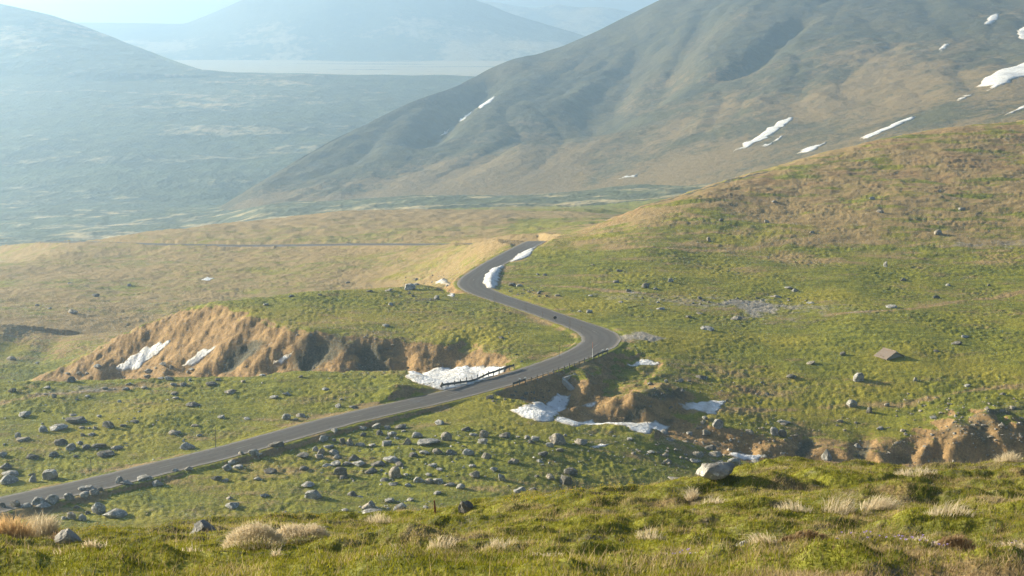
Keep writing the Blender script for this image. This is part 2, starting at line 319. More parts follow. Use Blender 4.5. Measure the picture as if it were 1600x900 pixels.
e = np.maximum(0, d-hw-.7+.25*perlin(x/1.3, y/1.3, 4)); far = sstep(318, 360, y)
up_, dn = rz+e*(.55-.50*sstep(318, 326, y)*(1-sstep(.018, .026, x/y))*(1-sstep(380, 400, y))), rz-e*(.75-.35*far)
flat = np.minimum(np.maximum(Z[s], dn), up_); wb = 1-sstep(14, 22, d)
flat = np.where(d < hw+.7, rz, flat)
Z[s] = np.where(d < 22, Z[s]*(1-wb)+flat*wb, Z[s])
filled = sstep(.3, 1.5, flat-(flat-np.maximum(0, flat-Z[s])))*0
onroad = (d < hw+.4); ver = np.exp(-((d-hw-1.0)/1.1)**2)
ROADM = np.zeros_like(Z); ROADM[s] = np.where(d < hw+.9, 1.0, 0)
VERGE = np.zeros_like(Z); VERGE[s] = ver*(1-sstep(300, 322, y))
# --- query functions
def gidx(x, y):
    r = np.interp(y, yr, np.arange(NY)); c = np.interp(np.asarray(x)/np.asarray(y), tc, np.arange(NT)); return r, c
def sample(A, x, y):
    r, c = gidx(x, y); r0 = np.clip(np.floor(r).astype(int), 0, NY-2); c0 = np.clip(np.floor(c).astype(int), 0, NT-2); fr = r-r0; fc = c-c0
    return (A[r0, c0]*(1-fr)+A[r0+1, c0]*fr)*(1-fc)+(A[r0, c0+1]*(1-fr)+A[r0+1, c0+1]*fr)*fc
def cast(u, v, y0=128, y1=650, A=None):
    A = Z if A is None else A; a, b = ray(u, v); ys = np.arange(y0, y1, .1 if y1 < 60 else .25); h = sample(A, a*ys, ys)
    hit = np.nonzero(b*ys <= h)[0]; yy = ys[hit[0]] if len(hit) else y1
    if len(hit) and hit[0] > 0:
        i = hit[0]; g0 = b*ys[i-1]-h[i-1]; g1 = b*ys[i]-h[i]; f = g0/(g0-g1) if g0 != g1 else 0; yy = ys[i-1]+f*(ys[i]-ys[i-1])
    return a*yy, yy, b*yy
def groove(pts, wid, dep, so=.0, ro=.0):
    P = [cast(u, v)[:2] for u, v in pts]; PY = [p[1] for p in P]; s = band(min(PY)-3*wid-2, max(PY)+3*wid+2); d, ex, side, arc = poly_dist(X[s], Y[s], P); q_ = arc/max(arc.max(), 1e-6); g = np.exp(-(d/wid)**2)*(.35+.65*sstep(0, .4, q_))
    Z[s] -= dep*g; soil[s] = np.maximum(soil[s], so*g); rock[s] = np.maximum(rock[s], ro*g)
for a in (([(268, 532), (240, 545), (205, 565), (190, 578)], 3.0, 1.2), ([(342, 537), (320, 548), (295, 568)], 2.4, 1.5), ([(405, 520), (380, 540), (362, 560)], 2.6, 1.6, .3, .5), ([(462, 548), (445, 560), (430, 568)], 2.2, 1.2), ([(520, 528), (500, 545), (480, 565)], 2.2, 1.3, 0, .5), ([(560, 530), (575, 550), (590, 575)], 1.8, 1.0, 0, .3), ([(640, 530), (630, 550), (625, 575)], 1.8, .9), ([(740, 530), (720, 548), (700, 562)], 2.0, 1.1, 0, .3),
          ([(1265, 680), (1258, 695), (1250, 715)], 1.5, 0.84, .2, .35), ([(1352, 678), (1345, 700), (1342, 720)], 1.4, 0.78, .2, .35), ([(1440, 675), (1425, 695), (1415, 715)], 1.7, 0.96, .2, .35), ([(1480, 680), (1465, 700), (1455, 720)], 1.2, 1.2, .3, .3), ([(1560, 660), (1545, 690), (1535, 712)], 1.8, 0.84, .2, .35), ([(1175, 690), (1165, 705)], 1.2, .9)): groove(*a)
for a in (([(40, 515), (20, 535), (0, 555)], 4, 1.0), ([(100, 515), (80, 535), (60, 558)], 4, 1.0)):
    P = [cast(u, v, 245)[:2] for u, v in a[0]]; s = band(245, 300); d = poly_dist(X[s], Y[s], P)[0]; Z[s] -= a[2]*np.exp(-(d/a[1])**2)
ZS = Z.copy()
# --- snow patches, outlined on the smooth ground
SNOW = [
 ('broad white snow patch filling the gully beyond the damaged guardrail', .5, [(634, 590), (660, 583), (700, 573), (730, 571), (760, 572), (792, 575), (775, 586), (750, 597), (715, 606), (690, 610), (665, 603), (645, 597)]),
 ('large bright snow patch on the brown bank behind the left meadow', .4, [(180, 576), (200, 560), (225, 543), (245, 536), (267, 533), (250, 550), (232, 562), (215, 577)]),
 ('narrow pointed snow patch on the brown bank, right of the largest one there', .4, [(284, 571), (300, 558), (318, 544), (341, 538), (330, 550), (315, 562), (302, 572)]),
 ('small snow wedge on the brown bank beside its dark rocky hollow', .3, [(422, 568), (440, 558), (462, 549), (450, 560), (440, 569)]),
 ('shaded bluish snow patch at the foot of the road embankment below the culvert', .4, [(797, 641), (820, 636), (835, 628), (862, 624), (870, 614), (893, 615), (890, 630), (872, 645), (866, 658), (840, 660), (815, 652)]),
 ('long thin snow tongue lying along the creek bed under the brown hummocks', .35, [(866, 658), (880, 652), (925, 655), (930, 660), (980, 662), (1048, 665), (1040, 673), (1015, 678), (985, 672), (930, 664), (900, 668)]),
 ('triangular snow patch in the brown hollow right of the creek hummocks', .35, [(1060, 631), (1100, 627), (1135, 625), (1124, 640), (1118, 648), (1095, 643)]),
 ('small shaded snow patch at the head of the hollow beside the road bend', .3, [(975, 573), (1000, 562), (1012, 561), (1036, 567), (1010, 571)]),
 ('thin snow sliver below the creek snow, under a dark earth lip', .2, [(918, 697), (955, 693), (945, 699), (930, 700)]),
 ('snow strip among grey rocks in the creek bed above the pale foreground boulder', .3, [(1135, 712), (1165, 709), (1195, 715), (1180, 720), (1156, 718)]),
 ('tiny snow scrap between the brown hummocks above the creek snow', .2, [(908, 634), (932, 625), (938, 628), (925, 636)]),
 ('thick dirty snow bank on the inside of the upper road bend', 1.1, [(754, 442), (757, 430), (768, 420), (782, 416), (790, 414), (782, 425), (779, 440), (774, 451), (762, 451)]),
 ('wedge of snow beside the road just beyond the dirty snow bank', .7, [(797, 409), (808, 398), (838, 386), (828, 400), (812, 407)]),
 ('small snow patch in the rocky hollow left of the upper road bend', .2, [(680, 440), (695, 434), (704, 443), (702, 448)]),
 ('snow scrap on the verge left of the upper road bend', .2, [(699, 462), (713, 459), (709, 465)]),
 ('tiny snow scrap on the hazy slope left of the centre', .2, [(314, 438), (324, 433), (334, 435), (326, 439)]),
]
snowpolys = []
SNM = np.zeros_like(Z)
def inside(x, y, P):
    c = np.zeros(np.shape(x), bool); n = len(P)
    for i in range(n):
        x0, y0 = P[i]; x1, y1 = P[i-1]; m = ((y0 > y) != (y1 > y)) & (x < (x1-x0)*(y-y0)/((y1-y0) if y1 != y0 else 1e-9)+x0); c ^= m
    return c
for lab, th, px in SNOW:
    k = [(*cast(u, v)[:2],) for u, v in px]; P = []
    for i in range(len(k)):                                        # round and fray the outline
        a, b = np.array(k[i]), np.array(k[(i+1) % len(k)]); n = max(3, int(np.linalg.norm(b-a)/.5)); dirn = (b-a)/max(1e-6, np.linalg.norm(b-a)); nn = np.array([-dirn[1], dirn[0]])
        for j in range(n):
            p = a+(b-a)*j/n; P.append(p+nn*float(.30*perlin(p[0]/1.1+np.zeros(1), p[1]/1.1, 77)[0]+.12*rng.normal()*(j > 0)))
    P = np.array(P); snowpolys.append((lab, th, P))
    s = band(P[:, 1].min()-1, P[:, 1].max()+1); SNM[s] = np.maximum(SNM[s], inside(X[s], Y[s], P))
SNB = np.clip(blur(blur(SNM, 1, 0, 1), 3, 1, 1)*1.5, 0, 1)
# --- small relief: tussocks, terracettes, eroded ribs
def dist_scale(): return MID
keep = (1-ROADM)*(1-.85*SNB)
s = band(120, 460); x, y = X[s], Y[s]; f = 1-.15*sstep(300, 460, y)
gy, gx = np.gradient(blur(ZS[s], 2, 0, 1)); gx = gx/np.gradient(x, axis=1); gy = gy/np.gradient(y, axis=0); steep = np.hypot(gx, gy)
tus = fbm(x/1.0, y/1.0, 2, 41, .8)+.55*np.maximum(0, perlin(x/4.5, y/3.5, 43)); mod = .55+.9*sstep(-.4, .5, fbm(x/14, y/14, 2, 47)); ter = np.abs(perlin(x/14+.3*perlin(x/5, y/5, 2), y/3.2, 51))
rib = np.abs(perlin(x/2.6+.25*y, (y+x*.2)/9, 61)); bank = sstep(.28, .5, steep)
Z[s] += keep[s]*f*(.088*tus*mod + .16*ter*(1-bank)*(1+1.2*sstep(300, 380, y)) + .22*sstep(270, 330, y)*fbm(x/4, y/3, 3, 45) - bank*(.24*(.45-rib)+.15*fbm(x/1.6, y/1.6, 3, 63, .7)))*(1-.6*VERGE[s])
s = band(440, 1400); x, y = X[s], Y[s]; Z[s] += keep[s]*(.45*fbm(x/7, y/7, 4, 71)+.6*np.abs(perlin(x/60, y/14, 72)))*(1-.3*sstep(700, 1200, y))
s = band(4, 60); x, y = X[s], Y[s]
hum = np.abs(perlin(x/2.6+.3*perlin(x/1.5, y/1.5, 1), y/1.1, 81)); Z[s] += sstep(4, 12, y)*(.25*hum+.06*np.abs(perlin(x/.8, y/.5, 84))+.07*fbm(x/.55, y/.45, 3, 83)+.22*fbm(x/4.5, y/2.2, 2, 85)-.06)
def fledge(pts, depth, wid=.5):
    s = band(12, 36); d, ex, side, arc = poly_dist(X[s], Y[s], pts); q_ = arc/arc.max(); Z[s] += depth*np.tanh(d*side/.35)*np.exp(-(d/wid)**2)*sstep(0, .2, q_)*(1-sstep(.8, 1, q_))*(.6+.6*perlin(X[s]/.7, Y[s]/.7, 6))
fledge([cast(u, v, 12, 40)[:2] for u, v in ((1360, 790), (1420, 800), (1480, 797), (1540, 792), (1590, 778))], .17, .55)
fledge([cast(u, v, 12, 40)[:2] for u, v in ((905, 820), (940, 826), (985, 832), (1020, 836))], .16, .5)
fledge([cast(u, v, 12, 40)[:2] for u, v in ((540, 842), (620, 850), (700, 846))], .10, .4)
# --- cover attributes
gy, gx = np.gradient(Z); gx = gx/np.gradient(X, axis=1); gy = gy/np.gradient(Y, axis=0); sl = np.hypot(blur(gx, 2, 1, 1), blur(gy, 1, 0, 1))
U, V = upx(X/Y, Z/Y)
n1 = fbm(X/38, Y/24, 3, 91); n2 = fbm(X/9, Y/5, 3, 93)
hill = sstep(265, 360, Y)*sstep(820, 960, U)*(1-sstep(440, 520, Y))
dry += .28+.20*n1+.16*n2
n4 = fbm(X/24+Y/60, Y/7, 3, 98)+.5*fbm(X/7, Y/2.5, 2, 96); dry += hill*(.44+.48*n4)+.10*n4*MID; dry -= .22*hill*sstep(1300, 1600, U)*sstep(395, 430, Y)
vall = sstep(262, 300, Y)*(1-sstep(760, 840, U))*(1-sstep(500, 900, Y)); dry += .34*vall
dry += .45*sstep(480, 560, Y)*(1-sstep(560, 640, Y))*sstep(80, 200, U)
midp = sstep(560, 640, Y)*(1-sstep(1000, 1250, Y)); dry = dry*(1-midp)+midp*(.35+.3*n1)
pl = sstep(2300, 2600, Y); dry = dry*(1-pl)+pl*(.95+.9*fbm(X/600, Y/90, 3, 95))
dk = sstep(1100, 1300, Y)*(1-pl); dry = dry*(1-dk)+dk*(.25+.16*fbm(X/260, Y/110, 3, 94))
fg = 1-sstep(34, 60, Y); n3 = fbm(X/1.9, Y/.9, 3, 97); dry = dry*(1-fg)+fg*(.16+.34*n3+.46*sstep(820, 890, V)*sstep(1000, 1450, U)+.12*sstep(600, 1300, U)); soil += fg*.30*sstep(.35, .8, fbm(X/1.3, Y/.6, 2, 99)+.35*sstep(1200, 1500, U)*sstep(840, 900, V))
rock += .42*fg*sstep(6, 12, Y)
bankc = sstep(.30, .52, sl)*sstep(125, 150, Y)*(1-sstep(440, 700, Y))*(1-.75*sstep(270, 285, Y)*sstep(500, 620, U)*(1-sstep(850, 900, U))); soil = np.maximum(soil, .75*bankc)
soil += .60*hill*sstep(-.1, .7, n1+n2+.6*n4)*sstep(300, 370, Y)
dry += .7*sstep(316, 326, Y)*(1-sstep(400, 420, Y))*sstep(-.03, -.01, X/Y)*(1-sstep(.022, .04, X/Y))
dry += .4*VERGE*(n2 > .15); dry -= .5*VERGE*(n2 <= .15)
def paint(A, pts, width, val, wob=.6, y0=128, y1=640, cz=None):
    P = np.array([cast(u, v, y0, y1, ZS)[:2] for u, v in pts]); s = band(P[:, 1].min()-width*3, P[:, 1].max()+width*3); d, ex, side, arc = poly_dist(X[s], Y[s], P)
    A[s] += val*np.exp(-((d+wob*width*perlin(X[s]/3, Y[s]/3, 5))/width)**2)
for p in ([(850, 447), (900, 449), (960, 456), (1020, 460)], [(930, 392), (1090, 392), (1200, 384), (1280, 371), (1360, 355), (1480, 348), (1620, 346)], [(1000, 330), (1120, 345), (1250, 330), (1340, 318), (1440, 322), (1520, 322), (1600, 316)],
          [(1300, 492), (1420, 484), (1500, 470), (1600, 456)], [(1060, 640), (1240, 640), (1330, 632), (1400, 634), (1470, 618), (1540, 608), (1620, 600)], [(0, 632), (70, 618), (160, 610), (220, 602)], [(0, 500), (120, 498), (260, 500)]):
    paint(dry, p, .85, .42); paint(scree, p, .6, .16)
for p, w_, v_ in (([(960, 465), (1060, 470), (1170, 478)], 7, .42), ([(1180, 478), (1330, 482)], 6, .40), ([(1010, 510), (1200, 503), (1330, 512)], 6, .30), ([(1500, 382), (1600, 380)], 5, .5), ([(70, 612), (150, 606)], 3, .45), ([(980, 527), (1010, 526)], 2.6, .8), ([(220, 795), (300, 805), (350, 800)], 3, .35), ([(560, 726), (760, 690)], 8, .14), ([(940, 690), (1060, 715), (1120, 735)], 5, .35)):
    paint(scree, p, w_, v_)
for p, w_, v_ in (([(1000, 326), (1060, 308), (1130, 286), (1200, 268)], 1.6, .8), ([(480, 560), (540, 540), (600, 560), (560, 578)], 4.5, .5), ([(380, 560), (400, 545)], 2.5, .6), ([(1500, 665), (1560, 645), (1600, 630)], 2.5, .55), ([(1000, 540), (985, 560), (960, 580), (930, 600)], 2.5, .25), ([(1360, 690), (1345, 715)], 1.0, .4), ([(1265, 690), (1250, 715)], 1.0, .4), ([(1020, 615), (1060, 612)], 2.2, .6), ([(995, 645), (985, 660)], 1.6, .7), ([(1050, 655), (1045, 662)], 1.4, .6), ([(640, 470), (700, 466)], 2, .5), ([(690, 430), (720, 425)], 2, .4)):
    paint(rock, p, w_, v_)
for p, w_, v_ in (([(830, 455), (860, 465)], 2.4, .6), ([(1130, 615), (1170, 610)], 3, .5), ([(745, 580), (800, 560), (850, 560)], 3, .45), ([(1160, 700), (1250, 702), (1340, 702), (1450, 700), (1600, 695)], 4, .62)): paint(soil, p, w_, v_)
paint(soil, [(-40, 540), (30, 530), (90, 538), (130, 552)], 7, .5, y0=240); paint(dry, [(-40, 512), (120, 512)], 4, .5, y0=240)
grid = np.arange(NT*NY, dtype=np.int32).reshape(NY, NT)
def quads(g): return np.stack([g[:-1, :-1], g[:-1, 1:], g[1:, 1:], g[1:, :-1]], -1).reshape(-1, 4)
me = np_mesh('ground', np.stack([X, Y, Z], -1).reshape(-1, 3), Q=quads(grid), mats=[MT, MF], attrs=dict(dry=dry, soil=soil, scree=scree, rock=rock))
mi = (np.repeat((yr[:-1] > 760).astype(np.int32)[:, None], NT-1, 1)).ravel(); me.polygons.foreach_set('material_index', mi)
tag(obj('ground', me), kind='structure')
# --- hills
def hill_mesh(name, foot, ridge, back, nt, ny, mat, relief, dryf, conc=1.2, u0=None, u1=None, extra=None, drop=40, endt=.035, bdrop=130):
    """foot/ridge: lists (u, v, depth); a flank rising from the foot line to the ridge line and falling away behind"""
    def tz(L):
        A = np.array([(ray(u, v)[0], yy, ray(u, v)[1]*yy) for u, v, yy in L]); A = A[np.argsort(A[:, 0])]; return A
    f_, r_ = tz(foot), tz(ridge); t = np.linspace(min(f_[0, 0], r_[0, 0]), max(f_[-1, 0], r_[-1, 0]), nt)
    def sm(a): return blur(a[None, :], max(1, nt//60), 1, 2)[0]
    yf, zf = np.interp(t, f_[:, 0], f_[:, 1]), np.interp(t, f_[:, 0], f_[:, 2]); yR, zR = np.interp(t, r_[:, 0], r_[:, 1]), np.interp(t, r_[:, 0], r_[:, 2])
    yf, zf, yR = sm(yf), sm(zf), sm(yR); zR = blur(zR[None, :], max(1, nt//160), 1, 2)[0]
    s0 = np.linspace(-.35, 1, ny); s1 = 1+np.linspace(0, 1, ny//4)[1:]**1.3*1.0; S = np.r_[s0, s1][:, None]
    yy = yf+(yR-yf)*np.minimum(S, 1)+back*np.maximum(S-1, 0)
    g = np.where(S < 0, S*.6, np.clip(S, 0, 1)**conc); zz = zf+(zR-zf)*g
    zz = zz-drop*np.clip(-S/.35, 0, 1) ; zz = np.where(S > 1, zR-(zR-zf+bdrop)*np.clip(S-1, 0, 1)**1.15, zz); xx = t*yy
    m = sstep(0, .25, S)*(1-.85*sstep(.9, 1, S)*(S <= 1))*(1-.6*(S > 1)); zz = zz+relief(xx, yy)*m*sstep(0, 1, 60*(zR-zf)/(np.max(zR-zf)*6))
    if extra: extra(xx, yy, zz, S, t)
    tp = np.clip((t-t[0])/(t[-1]-t[0]), 0, 1); zz = zz-(zR.max()-zf.min())*.25*(1-sstep(0, endt, tp))
    d_, so_, sc_, ro_ = dryf(xx, yy, zz, S, t)
    g = np.arange(xx.size, dtype=np.int32).reshape(xx.shape)
    me = np_mesh(name, np.stack([xx, yy, zz], -1).reshape(-1, 3), Q=quads(g), mats=[mat], attrs=dict(dry=d_, soil=so_, scree=sc_, rock=ro_))
    tag(obj(name, me), kind='structure'); return xx, yy, zz, t, S
def mrel(x, y):
    a = x*.97-y*.24; b = x*.24+y*.97
    wv = 40*fbm(x/260, y/260, 2, 3); r1 = np.abs(perlin((a+wv)/105, b/620, 101)); r2 = np.abs(perlin((a+wv*.6)/42, b/230, 103))
    return 10*(r1-.25)+4*(r2-.25)+1.5*fbm(x/24, y/24, 4, 105)
MGUL = [([(786, 112, 1560), (740, 150, 1440), (690, 200, 1320), (640, 262, 1180)], 24, 15), ([(1030, 110, 1640), (985, 175, 1470), (930, 240, 1300), (870, 300, 1120)], 46, 20), ([(1120, 130, 1600), (1060, 200, 1400), (1000, 270, 1180)], 22, 11), ([(1270, 150, 1500), (1200, 200, 1350), (1130, 245, 1210)], 16, 14)]
def mextra(x, y, z, S, t):
    for p, wd, dp in MGUL:
        d, ex, side, arc = poly_dist(x, y, [(ray(u, v)[0]*q, q) for u, v, q in p]); L = arc.max()
        z -= dp*np.exp(-(d/wd)**2)*sstep(0, .25, arc/L)*(1-sstep(.8, 1, arc/L))
def mdry(x, y, z, S, t):
    n = fbm(x/120, y/160, 4, 111); d = .42+.34*n+.30*(1-sstep(0, .3, S))*sstep(.0, .02, .06-t)-.42*sstep(.25, .85, S)+.2*(1-sstep(0, .4, S)); d = d+0*x
    return d, .15*sstep(.1, .5, n)*(S < .7)+0*x, .25*sstep(.7, 1, S)*sstep(0, .5, fbm(x/60, y/90, 3, 113))+0*x, 0*x
MX, MY, MZ, MTt, MS = hill_mesh('mountain', [(250, 362, 990), (350, 345, 990), (450, 330, 985), (560, 322, 985), (700, 313, 980), (900, 300, 950), (1050, 285, 900), (1200, 262, 860), (1400, 222, 820), (1600, 178, 800), (2600, 120, 800)],
    [(250, 362, 1010), (310, 345, 1040), (350, 321, 1070), (400, 290, 1110), (450, 262, 1160), (560, 200, 1300), (640, 160, 1400), (700, 138, 1480), (745, 116, 1540), (800, 92, 1600), (850, 83, 1660), (880, 72, 1690), (930, 50, 1740), (1030, 0, 1820), (1100, -32, 1850), (1250, -60, 1850), (2600, -60, 1700)],
    700, 760, 620, MM, mrel, mdry, 1.15, extra=mextra)
def cast_m(u, v):
    a, b = ray(u, v); j = int(np.clip(np.searchsorted(MTt, a), 1, len(MTt)-1)); q = MZ[:, j]/MY[:, j]; hit = np.nonzero(q >= b)[0]
    i = hit[0] if len(hit) else len(q)-1; i = max(i, 1); f = (b-q[i-1])/(q[i]-q[i-1]+1e-12); yy = MY[i-1, j]+f*(MY[i, j]-MY[i-1, j]); return a*yy, yy
def mz_at(x, y):
    a = x/y; fj = np.interp(a, MTt, np.arange(len(MTt))); j = int(min(fj, len(MTt)-2)); c = fj-j
    return np.interp(y, MY[:, j], MZ[:, j])*(1-c)+np.interp(y, MY[:, j+1], MZ[:, j+1])*c
fr = lambda a, b: (lambda x, y: a*fbm(x/b, y/b, 4, 121))
hill_mesh('hill', [(-700, 112, 2080), (0, 112, 2080), (200, 114, 2090), (320, 118, 2100), (400, 126, 2110)], [(-700, -60, 2500), (-300, -35, 2500), (0, 5, 2450), (80, 23, 2430), (140, 44, 2400), (200, 68, 2330), (260, 90, 2240), (310, 108, 2150), (350, 116, 2130), (400, 126, 2130)], 500, 240, 160, MF, fr(5, 120), lambda x, y, z, S, t: (.2+.3*fbm(x/200, y/300, 3, 7)+0*x, 0*x, 0*x, 0*x), 1.0)
hill_mesh('far_mountain', [(-200, 84, 3700), (300, 86, 3700), (700, 90, 3650), (1000, 95, 3600), (1100, 96, 3600)], [(-200, 40, 4300), (100, 35, 4300), (130, 35, 4300), (290, 37, 4300), (330, 21, 4250), (380, 0, 4200), (430, -16, 4200), (520, -30, 4200), (620, -30, 4200), (700, -16, 4200), (745, 1, 4200), (800, 22, 4150), (860, 40, 4100), (920, 58, 4000), (1000, 80, 3900), (1100, 96, 3800)], 700, 300, 240, MF, fr(9, 220), lambda x, y, z, S, t: (.35+.4*fbm(x/300, y/500, 3, 9)-.4*sstep(.3, .8, S)+0*x, 0*x, 0*x, 0*x), 1.0)
hill_mesh('distant_ridge', [(500, 60, 5000), (1300, 60, 5000)], [(500, -10, 5600), (700, -8, 5600), (745, 0, 5600), (800, 8, 5600), (835, 12, 5600), (872, 6, 5600), (905, 12, 5600), (945, 11, 5600), (985, 18, 5600), (1060, 30, 5600), (1300, 34, 5600)], 600, 240, 120, MF, fr(14, 200), lambda x, y, z, S, t: (.6+.4*fbm(x/200, y/300, 3, 9)+0*x, 0*x, 0*x, 0*x), 1.0)

# ------------------------------------------------------------------ haze: closed box of even, thin air
HX, HY0, HY1, HZ0, HZ1 = 7200, -60, 7100, -176, 215
bm = bmesh.new(); box(bm, ((0), (HY0+HY1)/2, (HZ0+HZ1)/2), (2*HX, HY1-HY0, HZ1-HZ0))
hm = bpy.data.materials.new('haze'); hm.use_nodes = True; hn = hm.node_tree; hn.nodes.clear(); ho = hn.nodes.new('ShaderNodeOutputMaterial'); pv = hn.nodes.new('ShaderNodeVolumePrincipled')
pv.inputs['Color'].default_value = (*HAZE_COLOR, 1); pv.inputs['Density'].default_value = HAZE_DENSITY; pv.inputs['Anisotropy'].default_value = HAZE_ANISO; hn.links.new(pv.outputs[0], ho.inputs['Volume'])
tag(bm_obj('haze', bm, hm), kind='stuff')

# ------------------------------------------------------------------ road ribbon
NW = 9; off = np.linspace(-1, 1, NW)
hwv = hb+.16*perlin(RL/3.0, RL*0, 5)+.10*perlin(RL/1.1, RL*0, 6)
rx = RC[:, None, 0]+NRM[:, None, 0]*off*hwv[:, None]; ry = RC[:, None, 1]+NRM[:, None, 1]*off*hwv[:, None]
rzz = np.broadcast_to(RC[:, None, 2], rx.shape)+.07-.03*np.abs(off)
ac = off*2.6*np.ones_like(hwv)[:, None]; al = np.broadcast_to(RL[:, None], rx.shape)
top = np.stack([rx, ry, rzz], -1).reshape(-1, 3); g = np.arange(rx.size, dtype=np.int32).reshape(rx.shape)
nv = len(top); sk = top[g[:, [0, -1]].ravel()]-np.array([0, 0, .35]); V_ = np.concatenate([top, sk]); sg = (nv+np.arange(len(RC)*2, dtype=np.int32)).reshape(-1, 2)
Qs = [quads(g)[:, ::-1]]
for c, k in ((0, 0), (NW-1, 1)): Qs.append(np.stack([g[:-1, c], g[1:, c], sg[1:, k], sg[:-1, k]], -1))
A_ = np.r_[ac.ravel(), ac[:, [0, -1]].ravel()]; L_ = np.r_[al.ravel(), al[:, [0, -1]].ravel()]
tag(obj('road', np_mesh('road', V_, Q=np.concatenate(Qs), mats=[M_ROAD], attrs=dict(across=A_, along=L_))), kind='structure')

# ------------------------------------------------------------------ snow patches
def snow_mesh(P, th, zfun, step):
    lo, hi = P.min(0), P.max(0); gx_, gy_ = np.meshgrid(np.arange(lo[0], hi[0], step), np.arange(lo[1], hi[1], step)); gx_ = gx_.ravel(); gy_ = gy_.ravel()
    gx_ = gx_+rng.uniform(-.3, .3, gx_.shape)*step; gy_ = gy_+rng.uniform(-.3, .3, gy_.shape)*step; m = inside(gx_, gy_, P); gx_, gy_ = gx_[m], gy_[m]
    d, _, _, _ = poly_dist(gx_, gy_, np.r_[P, P[:1]]); m = d > step*.5; gx_, gy_, d = gx_[m], gy_[m], d[m]
    pts = [Vector(p) for p in P]+[Vector((a, b)) for a, b in zip(gx_, gy_)]; n = len(P)
    vv, ee, ff, ov, oe, of = geometry.delaunay_2d_cdt(pts, [(i, (i+1) % n) for i in range(n)], [list(range(n))], 1, 1e-4)
    vv = np.array([(q[0], q[1]) for q in vv]); dd, _, _, _ = poly_dist(vv[:, 0], vv[:, 1], np.r_[P, P[:1]])
    return vv, dd, ff
def snow_obj(lab, vv, dd, ff, z, th, edge, amp, wl, grp):
    zt = z+th*(1-np.exp(-dd/edge))+amp*fbm(vv[:, 0]/wl, vv[:, 1]/wl, 3, 201)*np.clip(dd/edge, 0, 1)+.02
    T = [f for f in ff if len(f) == 3]; n = len(vv)
    Vv = np.r_[np.c_[vv, zt], np.c_[vv, z-.5-.4*th]]; T = np.array(T, dtype=np.int32)
    ed = {}
    for f in T:
        for i in range(3):
            a, b = int(f[i]), int(f[(i+1) % 3])
            if (b, a) in ed: del ed[(b, a)]
            else: ed[(a, b)] = 1
    Q = np.array([(b, a, a+n, b+n) for a, b in ed], dtype=np.int32)
    me = np_mesh('snow_patch', Vv, T=np.r_[T, T[:, ::-1]+n], Q=Q, mats=[M_SNOW], attrs=dict(rim=np.tile(np.exp(-dd/(.45*edge)), 2))); o = obj('snow_patch', me); tag(o, lab, 'snow patch', grp); return o
for lab, th, P in snowpolys:
    ext = np.ptp(P, axis=0).max(); vv, dd, ff = snow_mesh(P, th, None, max(.3, ext/55)); snow_obj(lab, vv, dd, ff, sample(Z, vv[:, 0], vv[:, 1]), th*.55, .9, .07, 1.1, 'old snow patches in the valley')
MSNOW = [
 ('long slanting snow streak on the lower mountainside, upper of a pair', [(1145, 237), (1165, 222), (1190, 208), (1215, 190), (1240, 183), (1232, 192), (1210, 207), (1195, 217), (1170, 230)]),
 ('thin snow streak just below the long slanting streak on the mountainside', [(1188, 229), (1215, 215), (1232, 208), (1206, 225)]),
 ('biggest mountainside snowfield, cut by the right edge of the photo', [(1525, 136), (1545, 120), (1575, 106), (1630, 86), (1630, 108), (1590, 122), (1570, 132), (1543, 142), (1551, 133)]),
 ('small round snow spot high on the mountain, left of the two small ones', [(1467, 78), (1473, 71), (1484, 67), (1480, 75), (1472, 79)]),
 ('highest small snow spot near the top right corner', [(1537, 38), (1545, 27), (1563, 18), (1558, 31), (1548, 39)]),
 ('snow spot touching the right edge of the photo above the biggest snowfield', [(1589, 53), (1592, 46), (1612, 38), (1612, 62), (1595, 61)]),
 ('very thin straight snow line along the foot of the mountain', [(1343, 216), (1375, 202), (1428, 181), (1430, 184), (1395, 200), (1362, 214)]),
 ('thin snow line at the mountain foot just above the brown hill crest', [(1245, 239), (1265, 229), (1292, 221), (1270, 235)]),
 ('short snow dash left of the biggest mountainside snowfield', [(1496, 155), (1518, 146), (1519, 149), (1500, 157)]),
 ('top snow dash of three in the mountain gully left of the centre', [(742, 171), (755, 160), (775, 150), (765, 161), (750, 169)]),
 ('middle snow dash of three in the mountain gully left of the centre', [(716, 189), (726, 180), (738, 173), (728, 184)]),
 ('lowest snow dash of three in the mountain gully left of the centre', [(687, 213), (695, 205), (702, 201), (696, 210)]),
 ('short flat snow dash low on the mountain above the pale plain', [(966, 279), (980, 274), (1001, 271), (990, 277)]),
 ('snow line reaching the right edge just above the green hill crest', [(1568, 181), (1600, 165), (1640, 150), (1605, 169)]),
]
for lab, px in MSNOW:
    k = [cast_m(u, v) for u, v in px]; P = []
    for i in range(len(k)):
        a, b = np.array(k[i]), np.array(k[(i+1) % len(k)])
        for j in range(5): p = a+(b-a)*j/5; P.append(p+(rng.normal(size=2)*(.9, 2.0) if j else 0))
    P = np.array(P)
    try:
        vv, dd, ff = snow_mesh(P, 1, None, max(2.0, np.ptp(P, axis=0).max()/40)); z = np.array([mz_at(a, b) for a, b in vv]); snow_obj(lab, vv, dd, ff, z+.15, .7, 3, .1, 9, 'snow patches on the mountain')
    except Exception as ex_: print('snow', lab, ex_)

